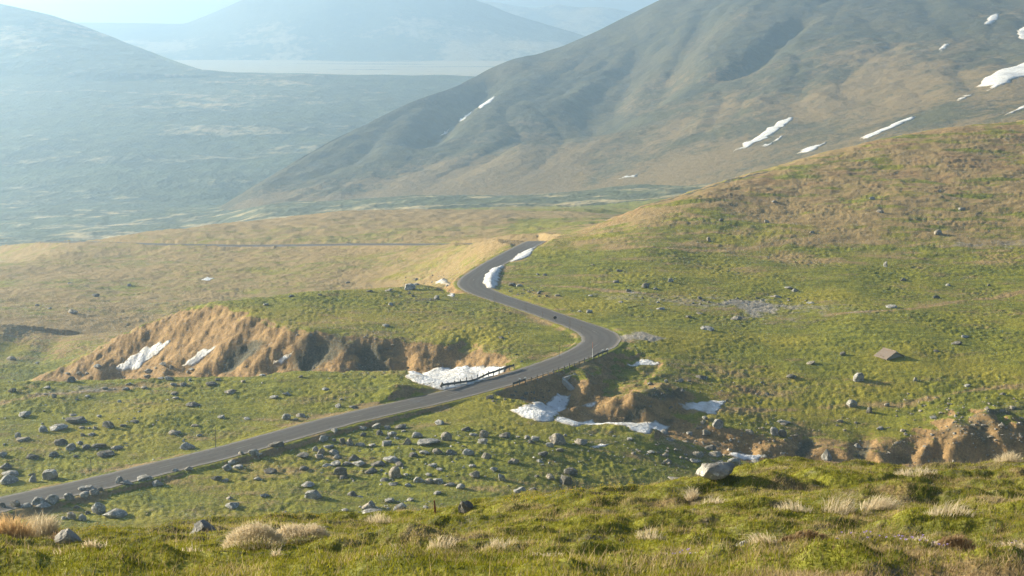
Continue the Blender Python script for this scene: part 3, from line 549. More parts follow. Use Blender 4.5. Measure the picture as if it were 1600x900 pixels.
# ------------------------------------------------------------------ boulders
def rock_mesh(kind, w, d, h, seed, sub, mat, name='boulder'):
    rg = np.random.default_rng(seed); bm = bmesh.new(); bmesh.ops.create_icosphere(bm, subdivisions=sub, radius=1.0)
    P = np.array([v.co for v in bm.verts])
    if kind == 'b': P = np.sign(P)*np.abs(P)**.55; P /= np.abs(P).max()
    for _ in range(9 if kind != 'r' else 6):
        n = rg.normal(size=3); n[2] *= .6 if kind != 's' else 1.2; n /= np.linalg.norm(n); c = rg.uniform(.45, .8); k = np.maximum(0, P@n-c); P -= k[:, None]*n*.92
    o = rg.uniform(0, 99, 3)
    def n3(q, f): return perlin(q[:, 0]*f+o[0]+q[:, 2]*f*.7, q[:, 1]*f+o[1]-q[:, 2]*f*.6, seed)
    nn = P/np.maximum(1e-6, np.linalg.norm(P, axis=1))[:, None]
    P += nn*(.13*n3(P, 1.3)+.06*n3(P, 3.1)+.035*n3(P, 6.5))[:, None]
    if kind == 'p':
        z = np.clip((P[:, 2]+1)/2, 0, 1); P[:, :2] *= (1.12-.72*z**1.2)[:, None]; P[:, 0] += .25*z*rg.uniform(-1, 1)
    if kind == 's': P[:, 2] = np.sign(P[:, 2])*np.abs(P[:, 2])**1.2*.9+.18*P[:, 0]*rg.uniform(-1, 1)
    P[:, 0] *= w/2/np.abs(P[:, 0]).max(); P[:, 1] *= d/2/np.abs(P[:, 1]).max(); P[:, 2] = (P[:, 2]-P[:, 2].min())/np.ptp(P[:, 2])*h*1.45-h*.45
    for v, p in zip(bm.verts, P): v.co = p
    me = bpy.data.meshes.new(name); bm.to_mesh(me); bm.free(); me.materials.append(mat)
    me.polygons.foreach_set('use_smooth', np.full(len(me.polygons), True)); return me
ZONES = dict(
 A=('on the green meadow above the lower road', 'rocks on the meadow above the lower road'), A2=('on the top edge of the left meadow', 'rocks near the top edge of the left meadow'),
 B=('in the boulder field below the road', 'rocks of the boulder field below the road'), C=('in the rock row beside the lower left road', 'rocks along the near edge of the lower road'),
 D=('beside the creek right of the boulder field', 'rocks beside the creek'), E=('above the brown creek bank', 'rocks above the creek bank'),
 F=('on the meadow right of the road bend', 'rocks on the right meadow'), G=('on the right hillside', 'rocks on the right hillside'),
 H=('on the green tongue of land left of the road bends', 'rocks on the tongue of land'), I=('on the hazy slope at the left', 'rocks on the hazy left slope'))
WORDS = dict(r='small rounded grey rock', s='low flat grey stone slab', p='small pointed grey rock', b='small blocky grey rock')
RK = '''
A 122 663 42 13 s|longest flat-topped grey slab on the meadow above the lower road
A 37 653 25 9 s|low dark slab at the left of the meadow, above the twin-topped rock pile
A 169 669 22 12 r|rounded dark boulder just right of the longest flat slab on the upper meadow
A 113 650 15 5 s
A 68 675 17 10 r
A 90 673 35 7 s|thin dark slab lying below the longest slab of the upper meadow
A 128 670 12 4 s
A 148 671 10 5 r
A 28 684 13 9 r
A 36 690 24 6 s|low slab under the small round rock near the left edge
A 130 682 12 6 r
A 144 681 14 4 s
A 95 696 21 9 r|flat-based grey rock at the left end of the mid-meadow rock cluster
A 125 695 12 7 r
A 113 704 22 12 r|rounded rock in the middle of the mid-meadow cluster, nearest the viewer
A 133 702 18 7 s
A 155 700 25 8 s|long low rock at the right of the mid-meadow cluster
A 183 704 27 7 s|dark low slab standing just right of the mid-meadow cluster
A 52 718 28 10 s|smooth low grey slab between the mid-meadow cluster and the left edge
A 84 714 18 9 r
A 3 714 18 9 r
A 165 714 38 7 s|long thin dark slab below the mid-meadow cluster
A 119 715 11 4 s
A 8 733 25 8 r|uppermost rock of the heap cut by the left edge, beside the road
A 18 744 34 9 s|middle long rock of the heap cut by the left edge, beside the road
A 12 757 36 14 r|lowest and largest rock of the heap cut by the left edge, beside the road
A 50 744 14 6 s
A 51 753 13 12 p|small pale upright rock between the left heap and the domed boulder
A 79 750 26 17 r|domed grey boulder alone just above the lower left road
B 187 756 17 13 p
B 198 758 28 5 s|flat slab at the foot of a pointed rock on the near road edge
B 225 752 35 7 s|dark flat slab touching the near edge of the lower road
B 247 760 28 11 p|dark triangular rock below the flat slab at the near edge of the road
B 273 737 16 5 s
B 296 736 18 7 s
A 293 702 27 11 r|smooth sunlit oblong boulder alone just above the lower road
B 362 726 15 8 r
B 355 736 18 12 r
B 371 733 20 7 s
B 339 751 24 9 s|light topped slab at the lower end of the small rock line by the road
B 352 753 15 5 s
B 377 711 13 6 r
B 396 712 22 10 r|grey rock resting close to the near road edge, left of the boulder field
C 135 768 30 9 s|long rounded rock at the top of the rock row by the lower left road
C 134 779 22 11 r
C 147 774 18 9 r
C 157 767 14 7 r
C 108 781 22 13 r|humped rock near the right end of the rock row by the lower left road
C 82 788 25 15 r|dark rounded rock, tallest in the middle of the rock row by the road
C 60 789 26 14 r|pale topped rock left of the tallest one in the rock row by the road
C 25 793 24 12 r|grey rock behind the orange grass tuft near the left edge
C 44 793 18 9 r
C 3 794 15 10 r
C 68 797 26 6 s|flat dark slab in front of the rock row by the lower left road
B 157 803 31 20 p|big pointed tent-shaped boulder in front of the rock row
B 137 804 12 7 r
B 178 809 48 10 s|long low ridge of rock at the foot of the tent-shaped boulder
B 112 812 20 13 r|round dark rock, left of two beside the tent-shaped boulder
B 128 814 18 12 r|round dark rock, right of two beside the tent-shaped boulder
B 99 812 12 6 r
B 119 795 13 6 p
B 362 795 27 10 s|low slab alone just above the left foreground crest
B 359 780 13 5 s
A2 19 613 15 8 r
A2 84 622 11 7 r
A2 75 608 15 5 s
A2 197 610 13 6 r
A2 226 608 13 4 s
A2 330 603 21 5 s
A2 273 617 17 6 s
A2 275 624 16 4 s
A2 302 636 24 6 s|low dark rock in mid meadow below the top edge, with an empty lawn around it
A2 187 629 10 5 r
A 210 661 18 5 s
A 347 654 16 6 s
A 305 667 14 4 s
A2 360 616 22 5 s
A 386 656 16 4 s
A 274 679 27 7 s|flat dark rock left of the thin tall snow pole above the lower road
A 312 682 12 4 s
A2 137 621 10 4 s
A2 286 604 13 4 r
A 192 667 12 4 s
A2 110 597 17 10 p
A2 18 563 18 7 r
A2 57 568 9 4 s
A2 153 576 14 6 r
A2 107 586 13 4 s
A2 124 586 9 5 r
A2 136 585 8 3 s
A2 256 572 17 6 s
A2 268 577 11 6 r
A2 232 583 14 7 r
A2 230 590 14 5 s
A2 264 594 17 6 r
A2 251 593 12 4 s
A2 271 603 12 5 r
A2 286 602 11 5 r
A2 201 602 12 5 s
A2 164 609 14 5 s
A2 340 595 12 4 s
A2 410 588 12 4 s
A2 470 590 10 4 s
A2 380 598 12 4 r
A2 300 582 12 4 s
A 428 624 20 6 s
A 448 618 18 4 s
A 529 637 14 7 r
A 552 639 17 5 s
A 447 656 19 10 r|dark rock close above the road with a flatter one at its right
A 472 652 20 6 s
A2 509 610 15 4 s
A 462 657 12 4 s
B 523 677 16 7 r
B 567 672 20 5 s
B 588 670 18 9 r
B 606 670 12 5 r
B 628 671 25 6 s|flat dark slab at the top of the boulder field, nearest the road
B 505 691 21 11 r|rounded rock at the upper left corner of the boulder field
B 522 691 10 6 r
B 535 694 15 10 r
B 547 696 18 12 r
B 563 697 20 7 s
B 582 698 17 6 s
B 568 682 15 7 r
B 593 680 16 9 r
B 613 683 22 10 r|pale humped rock in the upper middle of the boulder field
B 620 687 14 4 s
B 604 697 24 9 r|smooth grey rock below the pale humped one in the boulder field
B 637 695 21 12 p|slanting pointed rock right of the smooth grey rock in the boulder field
B 650 684 24 9 r|rock with a light left face at the upper right of the boulder field
B 672 697 45 14 s|widest long sloping slab in the upper right of the boulder field
B 687 664 17 8 s
B 699 689 25 16 r|big round dark boulder just right of the widest sloping slab
B 755 684 20 12 r|upper of two stacked-looking rocks right of the big round boulder
B 755 694 20 10 r|lower of two stacked-looking rocks right of the big round boulder
B 728 674 18 7 s
B 740 681 15 5 s
B 790 685 24 10 s|low sloping rock at the right end of the boulder field
B 433 701 32 11 s|broad flat-topped rock on the road's near edge, left of the boulder field
B 405 715 16 5 s
B 475 716 24 9 s|dark flat rock at the left margin of the boulder field
B 494 705 13 8 r
B 503 710 19 12 r
B 522 711 20 10 r
B 515 701 25 6 s|thin slab above the dense pile at the left of the boulder field
B 528 718 18 7 s
B 499 718 20 8 s
B 553 719 22 10 p|small peaked rock right of the dense pile in the boulder field
B 526 729 22 10 r|rounded rock at the foot of the dense pile in the boulder field
B 512 729 18 6 s
B 543 727 18 6 s
B 562 729 28 8 s|flat rock bridging the dense pile and the long low slabs
B 475 735 21 8 s
B 422 741 30 10 s|dark spread-out rock alone left of the boulder field
B 403 751 18 6 s
B 590 728 27 8 s|left of two long low slabs in the centre of the boulder field
B 613 724 30 9 s|right of two long low slabs in the centre of the boulder field
B 645 714 21 8 s
B 664 711 20 5 s
B 684 709 21 9 r
B 705 711 19 10 r
B 733 711 22 9 r|rough brownish rock in the right half of the boulder field
B 624 729 17 8 r
B 619 748 29 21 r|largest pale domed boulder in the centre of the boulder field
B 531 744 29 15 r|second largest boulder, smooth and rounded, lower left of the field
B 537 748 16 6 s
B 579 740 25 9 s|dark irregular rock between the two largest boulders
B 676 730 18 7 s
B 687 736 13 5 s
B 741 747 20 12 p|light faced leaning rock low in the right half of the field
B 739 730 14 5 s
B 760 717 17 11 r
B 772 737 17 8 s
B 784 752 15 13 p|small sharp upright rock at the lower right of the field
B 798 725 12 6 r
B 655 754 22 10 r|dark rock at the left end of the low chain right of the domed boulder
B 670 744 14 5 s
B 684 756 18 9 r
B 671 755 16 8 r
B 703 760 20 6 s
B 720 764 17 9 r
B 613 759 22 5 s|flat slab in the shadow below the largest domed boulder
B 600 752 20 6 s
B 481 762 26 6 s|thin dark slab in the lower left of the field above the oblong boulder
B 492 780 40 12 r|large dark oblong boulder in the lower left of the field
B 414 777 17 6 s
B 550 775 24 9 p|low rock with a bright top between the oblong boulder and the crest
B 563 777 12 3 s
B 610 785 22 7 s|flat grey slab just above the pair of rocks at the foreground crest
B 683 773 17 6 s
B 580 796 33 12 p|upper dark rock of the pair at the foreground crest, left of centre
B 583 806 37 10 s|lower pale flat rock of the pair at the foreground crest, left of centre
B 625 797 27 12 p|dark peaked rock just above the crest, left of the wooden stake
B 635 806 30 9 s|flat dark rock at the crest directly left of the wooden stake
B 539 799 17 5 s
B 445 803 10 5 r
D 870 695 30 20 r|tall rounded boulder, largest between the boulder field and the creek
D 908 695 26 10 s|smooth flat boulder just right of the tall rounded one near the creek
D 858 699 18 8 r
D 823 686 14 6 r
D 836 689 18 7 r
D 830 693 14 6 r
D 875 706 13 6 r
D 850 714 22 9 s|dark low rock on open grass below the tall rounded creek boulder
D 804 724 15 9 r
D 892 742 25 13 r|dark rear boulder of the group above the centre of the foreground crest
D 861 750 18 11 r
D 883 757 24 18 b|rough square-faced front boulder above the centre of the foreground crest
D 838 746 10 4 s
D 812 771 21 11 r|dark rounded rock on the crest, left of two near the yellow flowers
D 833 771 24 10 r|dark rounded rock on the crest, right of two near the yellow flowers
D 1120 671 24 14 r|grey boulder at the top of the heap above the right part of the creek
D 1102 682 22 9 r|dark boulder in the heap just below the top boulder
D 1077 681 15 7 r
D 1101 656 13 6 r
D 1038 678 20 8 p
D 1047 689 20 5 s
D 1170 680 14 8 r
D 1090 714 22 9 r|pale rock in the creek bed, left of the snow strip
D 1110 704 22 8 r
D 1117 714 24 8 s|flat grey rock in the creek bed touching the snow strip
D 1040 714 15 7 r
D 1147 725 24 11 r|dark rock poking above the crest in front of the snow strip
D 1017 710 18 5 s
D 1086 723 20 7 s
D 1180 724 22 8 s|flat rock at the right end of the snow strip in the creek bed
D 1195 717 14 7 r
D 1203 726 12 8 r
E 1330 636 19 12 r|rounded pale boulder on the light path above the creek bank
E 1359 646 13 11 b|small cube-shaped boulder below the rounded one on the path
E 1386 635 11 6 r
E 1225 663 22 8 s|dark wedge slab above the left end of the creek bank
E 1208 680 18 13 r|light grey boulder on the rim of the creek bank, left of a twin
E 1221 682 18 12 r|light grey boulder on the rim of the creek bank, right of its twin
E 1290 720 25 18 p|large pale triangular boulder at the foot of the brown creek bank
E 1340 700 12 8 r
E 1567 617 12 5 r
E 1512 605 13 4 r
E 1376 672 14 5 s
E 1313 661 12 5 r
E 1458 655 12 6 r
F 1343 596 27 14 b|big rough pale block standing on the meadow below the hut
F 1495 539 19 7 s
F 1508 528 19 5 s
F 1463 550 12 4 s
F 1430 596 8 7 r
F 1317 556 13 6 s
F 1267 570 18 5 s
F 1237 592 18 7 s
F 1041 598 9 6 r
F 1063 597 13 6 r
F 1097 592 25 5 s|longest dark low rock above the brown creek hummocks
F 1105 516 25 3 s
F 1150 500 24 4 s|flat dark rock with a pale tail in the middle of the right meadow
F 1075 497 15 3 s
F 871 463 12 3 s
F 921 489 12 6 r
F 906 488 9 4 s
F 969 473 13 3 s
F 1028 474 8 4 s
F 1032 484 16 4 s
F 923 463 9 3 s
F 1093 491 12 3 s
F 1266 475 14 4 s
F 1393 481 18 4 s
F 1212 465 20 5 s
F 1462 466 14 5 r
G 1232 452 18 5 s
G 1242 456 15 6 s
G 1467 367 19 9 r|largest dark boulder on the upper right hillside beside the long path
G 1362 312 12 6 r
G 1375 333 14 6 r
G 1383 417 9 9 b
G 1482 447 11 4 r
G 1411 439 11 5 r
G 1545 447 7 4 r
G 1503 329 12 5 r
G 1210 317 10 5 s
G 1268 364 10 4 s
G 1008 450 17 9 b|biggest single blocky boulder at the foot of the right hillside
G 962 442 13 5 s
G 1048 441 12 7 r
G 982 456 11 5 r
G 1024 453 9 4 s
G 968 425 11 4 s
G 851 431 10 4 r
G 841 430 8 3 r
G 1107 377 9 7 r
G 1127 346 9 6 r
G 1197 348 11 5 r
G 926 415 8 3 r
G 800 447 14 5 r
G 812 448 12 4 r
H 640 453 22 12 r|grey double-topped boulder heap on the tongue left of the upper bend
H 608 455 18 5 s
H 577 456 13 4 s
H 610 477 10 5 r
H 603 511 16 5 s
H 682 468 12 7 r
H 650 446 13 5 s
H 543 443 9 4 r
H 455 464 10 4 s
H 415 478 12 5 s
H 500 462 9 4 r
I 150 464 15 6 s
I 108 443 9 3 s
I 58 478 10 4 s
I 78 483 10 4 s
I 202 447 8 4 r
I 112 490 22 5 s|dark low rock bar on the hazy slope near the left edge
'''
LANDMARKS = [(122, 663, 'the longest meadow slab'), (113, 704, 'the mid-meadow rock cluster'), (12, 750, 'the heap at the left edge'), (79, 750, 'the domed left boulder'), (293, 702, 'the sunlit oblong boulder'), (447, 656, 'the dark twin rock'), (113, 597, 'the peaked meadow rock'), (18, 563, 'the left skyline rock'),
 (225, 565, 'the bright bank snow patch'), (302, 565, 'the narrow pointed snow patch'), (445, 562, 'the small bank snow wedge'), (302, 636, 'the low lawn rock'), (157, 803, 'the tent-shaped boulder'), (82, 788, 'the tallest rock of the road row'), (247, 760, 'the dark triangular rock'), (339, 751, 'the light topped slab'), (433, 701, 'the flat rock on the road edge'), (505, 691, 'the field corner rock'),
 (613, 683, 'the pale humped rock'), (672, 697, 'the widest sloping slab'), (699, 689, 'the big round dark boulder'), (755, 690, 'the two stacked rocks'), (619, 748, 'the largest domed boulder'), (531, 744, 'the second largest field boulder'), (492, 780, 'the dark oblong boulder'), (741, 747, 'the light faced leaning rock'), (784, 752, 'the small sharp upright rock'), (583, 803, 'the rock pair at the crest'), (635, 803, 'the wooden stake rocks'),
 (870, 695, 'the tall rounded creek boulder'), (883, 757, 'the square-faced crest boulder'), (1120, 671, 'the creek heap top boulder'), (1165, 715, 'the creek bed snow strip'), (1290, 720, 'the triangular bank foot boulder'), (1330, 636, 'the rounded boulder on the path'), (1343, 596, 'the rough pale block'), (1401, 560, 'the hut'), (868, 500, 'the round road sign'), (1005, 567, 'the shaded bend snow'), (1495, 539, 'the pale slab right of the hut'),
 (1008, 450, 'the blocky hillside boulder'), (1467, 367, 'the largest hillside boulder'), (1237, 454, 'the paired hillside slabs'), (770, 432, 'the dirty roadside snow bank'), (640, 453, 'the double-topped heap'), (150, 464, 'the biggest hazy slope rock'), (324, 436, 'the tiny slope snow scrap'), (603, 511, 'the slab above the brown bank')]
ORD = ['first', 'second', 'third', 'fourth', 'fifth', 'sixth', 'seventh']
DIRS = ['to the right of', 'to the lower right of', 'below', 'to the lower left of', 'to the left of', 'to the upper left of', 'above', 'to the upper right of']
def sector(u, v, L): return int(round(math.atan2((v-L[1])*1.6, u-L[0])/(math.pi/4))) % 8
ALLR = [(float(q.split()[1]), float(q.split()[2])) for q in RK.strip().split('\n')]
used_labels = set(q.partition('|')[2].strip() for q in RK.strip().split('\n'))
def auto_label(u, v, kind):
    sh = dict(r='rounded grey rock', s='low grey slab', p='pointed grey rock', b='blocky grey rock')[kind]
    for L in sorted(LANDMARKS, key=lambda q: math.hypot(q[0]-u, (q[1]-v)*1.6))[:4]:
        r0 = math.hypot(L[0]-u, (L[1]-v)*1.6)
        if r0 < 6: continue
        sc_ = sector(u, v, L); k = sum(1 for a, b in ALLR if 6 <= math.hypot(L[0]-a, (L[1]-b)*1.6) < r0-1e-6 and sector(a, b, L) == sc_)
        if k > 6: continue
        lab = '%s, %s one %s %s' % (sh, ORD[k], DIRS[sc_], L[2]) if k else '%s just %s %s' % (sh, DIRS[sc_].replace('to the ', ''), L[2])
        if lab not in used_labels: used_labels.add(lab); return lab
    return None
ROCKS = []
def put_rock(zone, u, v, wp, hp, kind, lab, y0=128, y1=640, name='boulder', mat=None, i=0, sub=None):
    x, y, z = cast(u, v, y0, y1); ppm = F/y; w_ = wp/ppm; d_ = w_*rng.uniform(.6, .85)*(1.15 if kind == 's' else 1); h_ = max(.37*w_*(.6 if kind == 's' else 1), hp/ppm-.12*d_)
    y2 = y+d_*.35; x2 = x*(y2/y); z2 = float(sample(Z, x2, y2))
    near = y < 60; sub = sub or (4 if wp > 19 or near else 3)
    me = rock_mesh(kind, w_, d_, h_, 1000+i, sub, mat or ((M_ROCKD, M_ROCKW, M_ROCK, M_ROCK)[rng.integers(4)])); o = obj(name, me); o.location = (x2, y2, z2); o.rotation_euler = (rng.uniform(-.08, .08), rng.uniform(-.08, .08), rng.uniform(-.45, .45))
    if lab: tag(o, lab, 'boulder', ZONES[zone][1] if zone else None)
    else: tag(o, WORDS[kind]+' '+ZONES[zone][0], 'boulder', ZONES[zone][1])
    ROCKS.append((x2, y2, w_)); return o
for i, line in enumerate(RK.strip().split('\n')):
    a, _, lab = line.partition('|'); zn, u, v, wp, hp, kd = a.split(); put_rock(zn, float(u), float(v), float(wp)*rng.uniform(.8, 1.03), float(hp), kd, lab.strip() or auto_label(float(u), float(v), kd), i=i)
for i, (u, v, wp, hp, kd, mt, lab) in enumerate([(317, 832, 50, 21, 'r', M_ROCK, 'grey rounded rock in the foreground grass behind the pale dry mound'), (104, 850, 50, 30, 'p', M_ROCKL, 'wedge-shaped rock in the foreground grass right of the orange tuft'), (728, 801, 26, 19, 'r', M_ROCKD, 'dark brown rock on the foreground crest right of the wooden stake'),
        (1119, 751, 66, 25, 'r', M_ROCKL, 'large pale mottled boulder on the foreground crest'), (1053, 750, 24, 6, 's', M_ROCKL, 'flat pale stone left of the mottled boulder on the crest'), (1162, 903, 44, 24, 'p', M_ROCKL, 'pale pointed rock cut by the bottom edge of the photo'), (1480, 900, 20, 9, 'r', M_ROCKL, 'small white stone at the bottom edge, right side'), (1085, 905, 34, 9, 's', M_ROCKL, 'flat pink-grey stone at the bottom edge left of the pointed rock')]):
    put_rock(None, u, v, wp, hp, kd, lab, 12.5, 60, 'rock', mt, 5000+i, 5)
# stones too many to count
def stones(n, regs, size, name, label, mat, y0=128, y1=640):
    bm = bmesh.new(); bmesh.ops.create_icosphere(bm, subdivisions=1, radius=1); B = np.array([v.co for v in bm.verts]); T = np.array([[v.index for v in f.verts] for f in bm.faces]); bm.free(); VV, TT = [], []
    for i in range(n):
        u0, v0, u1, v1 = regs[rng.integers(len(regs))]; u, v = rng.uniform(u0, u1), rng.uniform(v0, v1); x, y, z = cast(u, v, y0, y1); 
        if sample(ROADM, x, y) > .1 or sample(SNM, x, y) > .1: continue
        r = rng.gamma(2.2, size/2.2)+size*.25; P = B*(1+.25*rng.normal(size=(len(B), 1)))*np.array([1, .8, .6])*r; a = rng.uniform(0, 6.28); c, s_ = math.cos(a), math.sin(a)
        P = np.c_[P[:, 0]*c-P[:, 1]*s_+x, P[:, 0]*s_+P[:, 1]*c+y, P[:, 2]+z+r*.12]; TT.append(T+len(VV)*len(B)); VV.append(P)
    me = np_mesh(name, np.concatenate(VV), T=np.concatenate(TT), mats=[mat], smooth=False); tag(obj(name, me), label, kind='stuff')
stones(380, [(0, 570, 640, 640), (480, 665, 800, 760), (480, 665, 800, 760), (0, 640, 300, 720), (800, 680, 1000, 740), (560, 780, 700, 808)], .11, 'meadow_stones', None, M_ROCK)
stones(420, [(1180, 650, 1600, 725), (1040, 660, 1240, 730), (1400, 615, 1600, 700), (980, 690, 1200, 735), (1480, 630, 1600, 690)], .15, 'bank_stones', None, M_ROCKW)
stones(420, [(380, 515, 830, 585), (620, 430, 720, 475), (790, 440, 860, 470), (980, 460, 1260, 480), (1000, 595, 1200, 640), (760, 600, 860, 640)], .14, 'bank_rubble', None, M_ROCKD)

# ------------------------------------------------------------------ roadside furniture
ru, rv = upx(RC[:, 0]/RC[:, 1], RC[:, 2]/RC[:, 1])
def road_at(u, side_, off_):
    i = int(np.argmin(np.abs(ru[:330]-u)+ (RL[:330] > RL[np.argmin(np.abs(rv[:330]-545))])*1e3)); p = RC[i]+np.array([*NRM[i], 0])*side_*(hb[i]+off_); return i, (p[0], p[1], float(sample(Z, p[0], p[1])))
def side_run(u0, u1, side_, off_, n):
    i0, _ = road_at(u0, side_, off_); i1, _ = road_at(u1, side_, off_); out = []
    for q in np.linspace(i0, i1, n):
        i = int(q); f = q-i; c = RC[i]*(1-f)+RC[min(i+1, len(RC)-1)]*f; p = c[:2]+NRM[i]*side_*(hb[i]+off_); out.append(Vector((p[0], p[1], float(sample(Z, p[0], p[1])))))
    return out
def post_fence(name, label, pts, hpost, rails, lean=0.03, end_rails=True):
    base = pts[0]; root = empty(name, base); tag(root, label, 'barrier')
    for i, p in enumerate(pts):
        bm = bmesh.new(); h = hpost*rng.uniform(.9, 1.08); t = Vector((rng.normal()*lean, rng.normal()*lean, h)); a = p-base-Vector((0, 0, .15))
        tube(bm, a, a+t+Vector((0, 0, .15)), .085, .075, 8); bm_obj('post', bm, M_STEEL, root)
        if i in (1, 2, len(pts)-1, len(pts)-2):
            bm = bmesh.new(); box(bm, a+t+Vector((0, 0, .20)), (.26, .12, .22)); bm_obj('reflector', bm, M_WHITE, root)
    for k in rails:
        bm = bmesh.new()
        for a, b in zip(pts[:-1], pts[1:]): tube(bm, a-base+Vector((0, 0, k)), b-base+Vector((0, 0, k-.01)), .018, n=5)
        bm_obj('cable', bm, M_STEEL, root)
    return root
rp = side_run(778, 919, -1, .75, 19)
rf = post_fence('cable_barrier', 'row of short dark posts with thin cables along the near side of the road embankment', rp, .72, (.35, .58))
def rail(root, P, hh, base, name='rail'):
    bm = bmesh.new(); prof = [(-.03, -.16), (.035, -.10), (-.01, 0), (.035, .10), (-.03, .16)]; rings = []
    for i, p in enumerate(P):
        d = (P[min(i+1, len(P)-1)]-P[max(i-1, 0)]); n = Vector((-d.y, d.x, 0)).normalized(); r = []
        for s_ in (0, 1):
            for a, b in (prof if s_ == 0 else prof[::-1]): r.append(bm.verts.new(p-base+n*(a-.012*s_)+Vector((0, 0, hh[i]+b))))
        rings.append(r)
    m = len(rings[0])
    for A, B in zip(rings[:-1], rings[1:]):
        for j in range(m): bm.faces.new((A[j], A[(j+1) % m], B[(j+1) % m], B[j]))
    bm.faces.new(rings[0]); bm.faces.new(rings[-1][::-1]); bmesh.ops.recalc_face_normals(bm, faces=bm.faces); return bm_obj(name, bm, M_STEEL, root)
for pts_, rr in ((rp[-4:], 'near the bend'), (rp[:3], 'end')): rail(rf, pts_, [.50]*len(pts_), rf.location, 'guard_rail')
lp = side_run(716, 828, 1, .7, 14)
gr = empty('guardrail', lp[0]); tag(gr, 'bent dark steel guardrail on the far side of the road beside the broad snow patch', 'guardrail')
bent = []; hh = []
for i, p in enumerate(lp):
    k = math.exp(-((i-4.5)/2.6)**2); nrm = (rp[0]-lp[0]); nrm.z = 0; nrm.normalize(); bent.append(p+nrm*.45*k); hh.append(.62-.34*k)
    bm = bmesh.new(); tube(bm, p-lp[0]-Vector((0, 0, .2)), p-lp[0]+Vector((rng.normal()*.03, .0, .86*rng.uniform(.9, 1.05))), .075, .07, 8); bm_obj('post', bm, M_STEEL, gr)
rail(gr, bent, hh, lp[0])
bm = bmesh.new(); tube(bm, bent[0]-lp[0]+Vector((-.25, -.1, .35)), bent[0]-lp[0]+Vector((.05, .02, .95)), .16, .14, 10); bm_obj('end_piece', bm, M_STEEL, gr)
POLES = [(773, 476, 19, 'snow pole on the near verge where the road leaves the upper left bend'), (822, 486, 14, 'short snow pole on the near verge, second after the upper left bend'), (848, 498, 11, 'snow pole just left of the round sign, seen against the road'), (890, 516, 19, 'snow pole just right of the round sign, seen against the road'),
         (907, 520, 12, 'leaning snow pole on the inside verge before the right bend'), (926, 560, 27, 'tall orange and white snow pole at the near side of the right bend'), (874, 560, 21, 'faint yellowish snow pole on the grass inside the right bend'), (143, 737, 22, 'thin snow pole beside the dark hollow above the lower left road'), (337, 700, 36, 'thin tall snow pole above the lower road right of the sunlit boulder')]
for u, v, hp, lab in POLES:
    x, y, z = cast(u, v); h = hp*y/F; root = empty('snow_pole', (x, y, z)); tag(root, lab, 'snow pole', 'snow poles along the road')
    col = (M_RED, M_WHITE) if 'orange' in lab else (M_WOOD, M_STEEL); rr = .04 if 'orange' in lab else .034; tl = Vector((rng.normal()*.06, 0, 0))
    bm = bmesh.new(); tube(bm, (0, 0, -.2), Vector((0, 0, h*.62))+tl*.6, rr, rr*.9, 8); bm_obj('pole', bm, col[1], root)
    bm = bmesh.new(); tube(bm, Vector((0, 0, h*.62))+tl*.6, Vector((0, 0, h))+tl, rr*1.1, rr, 8); bm_obj('coloured_tip', bm, col[0], root)
# round road sign seen from behind
x, y, z = cast(868.5, 503); root = empty('road_sign', (x, y, z)); tag(root, 'small dark round road sign on a short post, seen from behind on the road verge', 'road sign')
bm = bmesh.new(); tube(bm, (0, 0, -.2), (-.12, 0, .95), .035, .03, 8); bm_obj('pole', bm, M_STEEL, root)
bm = bmesh.new(); tube(bm, (-.14, -.02, .75), (-.14, .025, .77), .29, .29, 24); dsk = bm_obj('sign_disc', bm, M_DARK, root)
# wooden stake in the foreground
x, y, z = cast(681, 803, 12.5, 60); root = empty('wooden_stake', (x, y, z)); tag(root, 'short weathered reddish wooden stake on the foreground crest', 'stake')
bm = bmesh.new(); vs = box(bm, (0, 0, .08), (.045, .04, .42)); 
for v_ in vs:
    if v_.co.z > 0: v_.co.x = v_.co.x*.6-.03; v_.co.y *= .6
bmesh.ops.subdivide_edges(bm, edges=bm.edges, cuts=3); [setattr(v_, 'co', v_.co+Vector((rng.normal(), rng.normal(), 0))*.002) for v_ in bm.verts]; bm_obj('stake', bm, plain('red_weathered_wood', (.22, .09, .05), .9, .4, 30), root)
bm = bmesh.new(); tube(bm, (.05, -.02, -.05), (.03, 0, .07), .012, .008, 6); bm_obj('wire_stub', bm, M_STEEL, root)
# culvert below the embankment
cx, cy, cz = cast(852, 612, 150, 260); i0, pr = road_at(846, -1, 2.2); dirn = Vector((-NRM[i0][0], -NRM[i0][1], 0)); alg = Vector((tg[i0][0], tg[i0][1], 0))
root = empty('culvert', (pr[0], pr[1], -54.6)); tag(root, 'concrete culvert mouth with two sloping wing walls under the road embankment', 'culvert')
def slab(a, b, wd, name, z0, z1, zb):
    bm = bmesh.new(); a = Vector(a); b = Vector(b); d = (b-a).normalized(); n = Vector((-d.y, d.x, 0))*wd/2
    vs = [bm.verts.new(q) for q in ((*(a-n)[:2], zb), (*(a+n)[:2], zb), (*(b+n)[:2], zb), (*(b-n)[:2], zb), (*(a-n)[:2], z0), (*(a+n)[:2], z0), (*(b+n)[:2], z1), (*(b-n)[:2], z1))]
    for f in ((0, 1, 2, 3), (4, 5, 6, 7), (0, 1, 5, 4), (1, 2, 6, 5), (2, 3, 7, 6), (3, 0, 4, 7)): bm.faces.new([vs[j] for j in f])
    bmesh.ops.recalc_face_normals(bm, faces=bm.faces); bmesh.ops.bevel(bm, geom=bm.edges[:], offset=.03, segments=1); return bm_obj(name, bm, M_CONC, root)
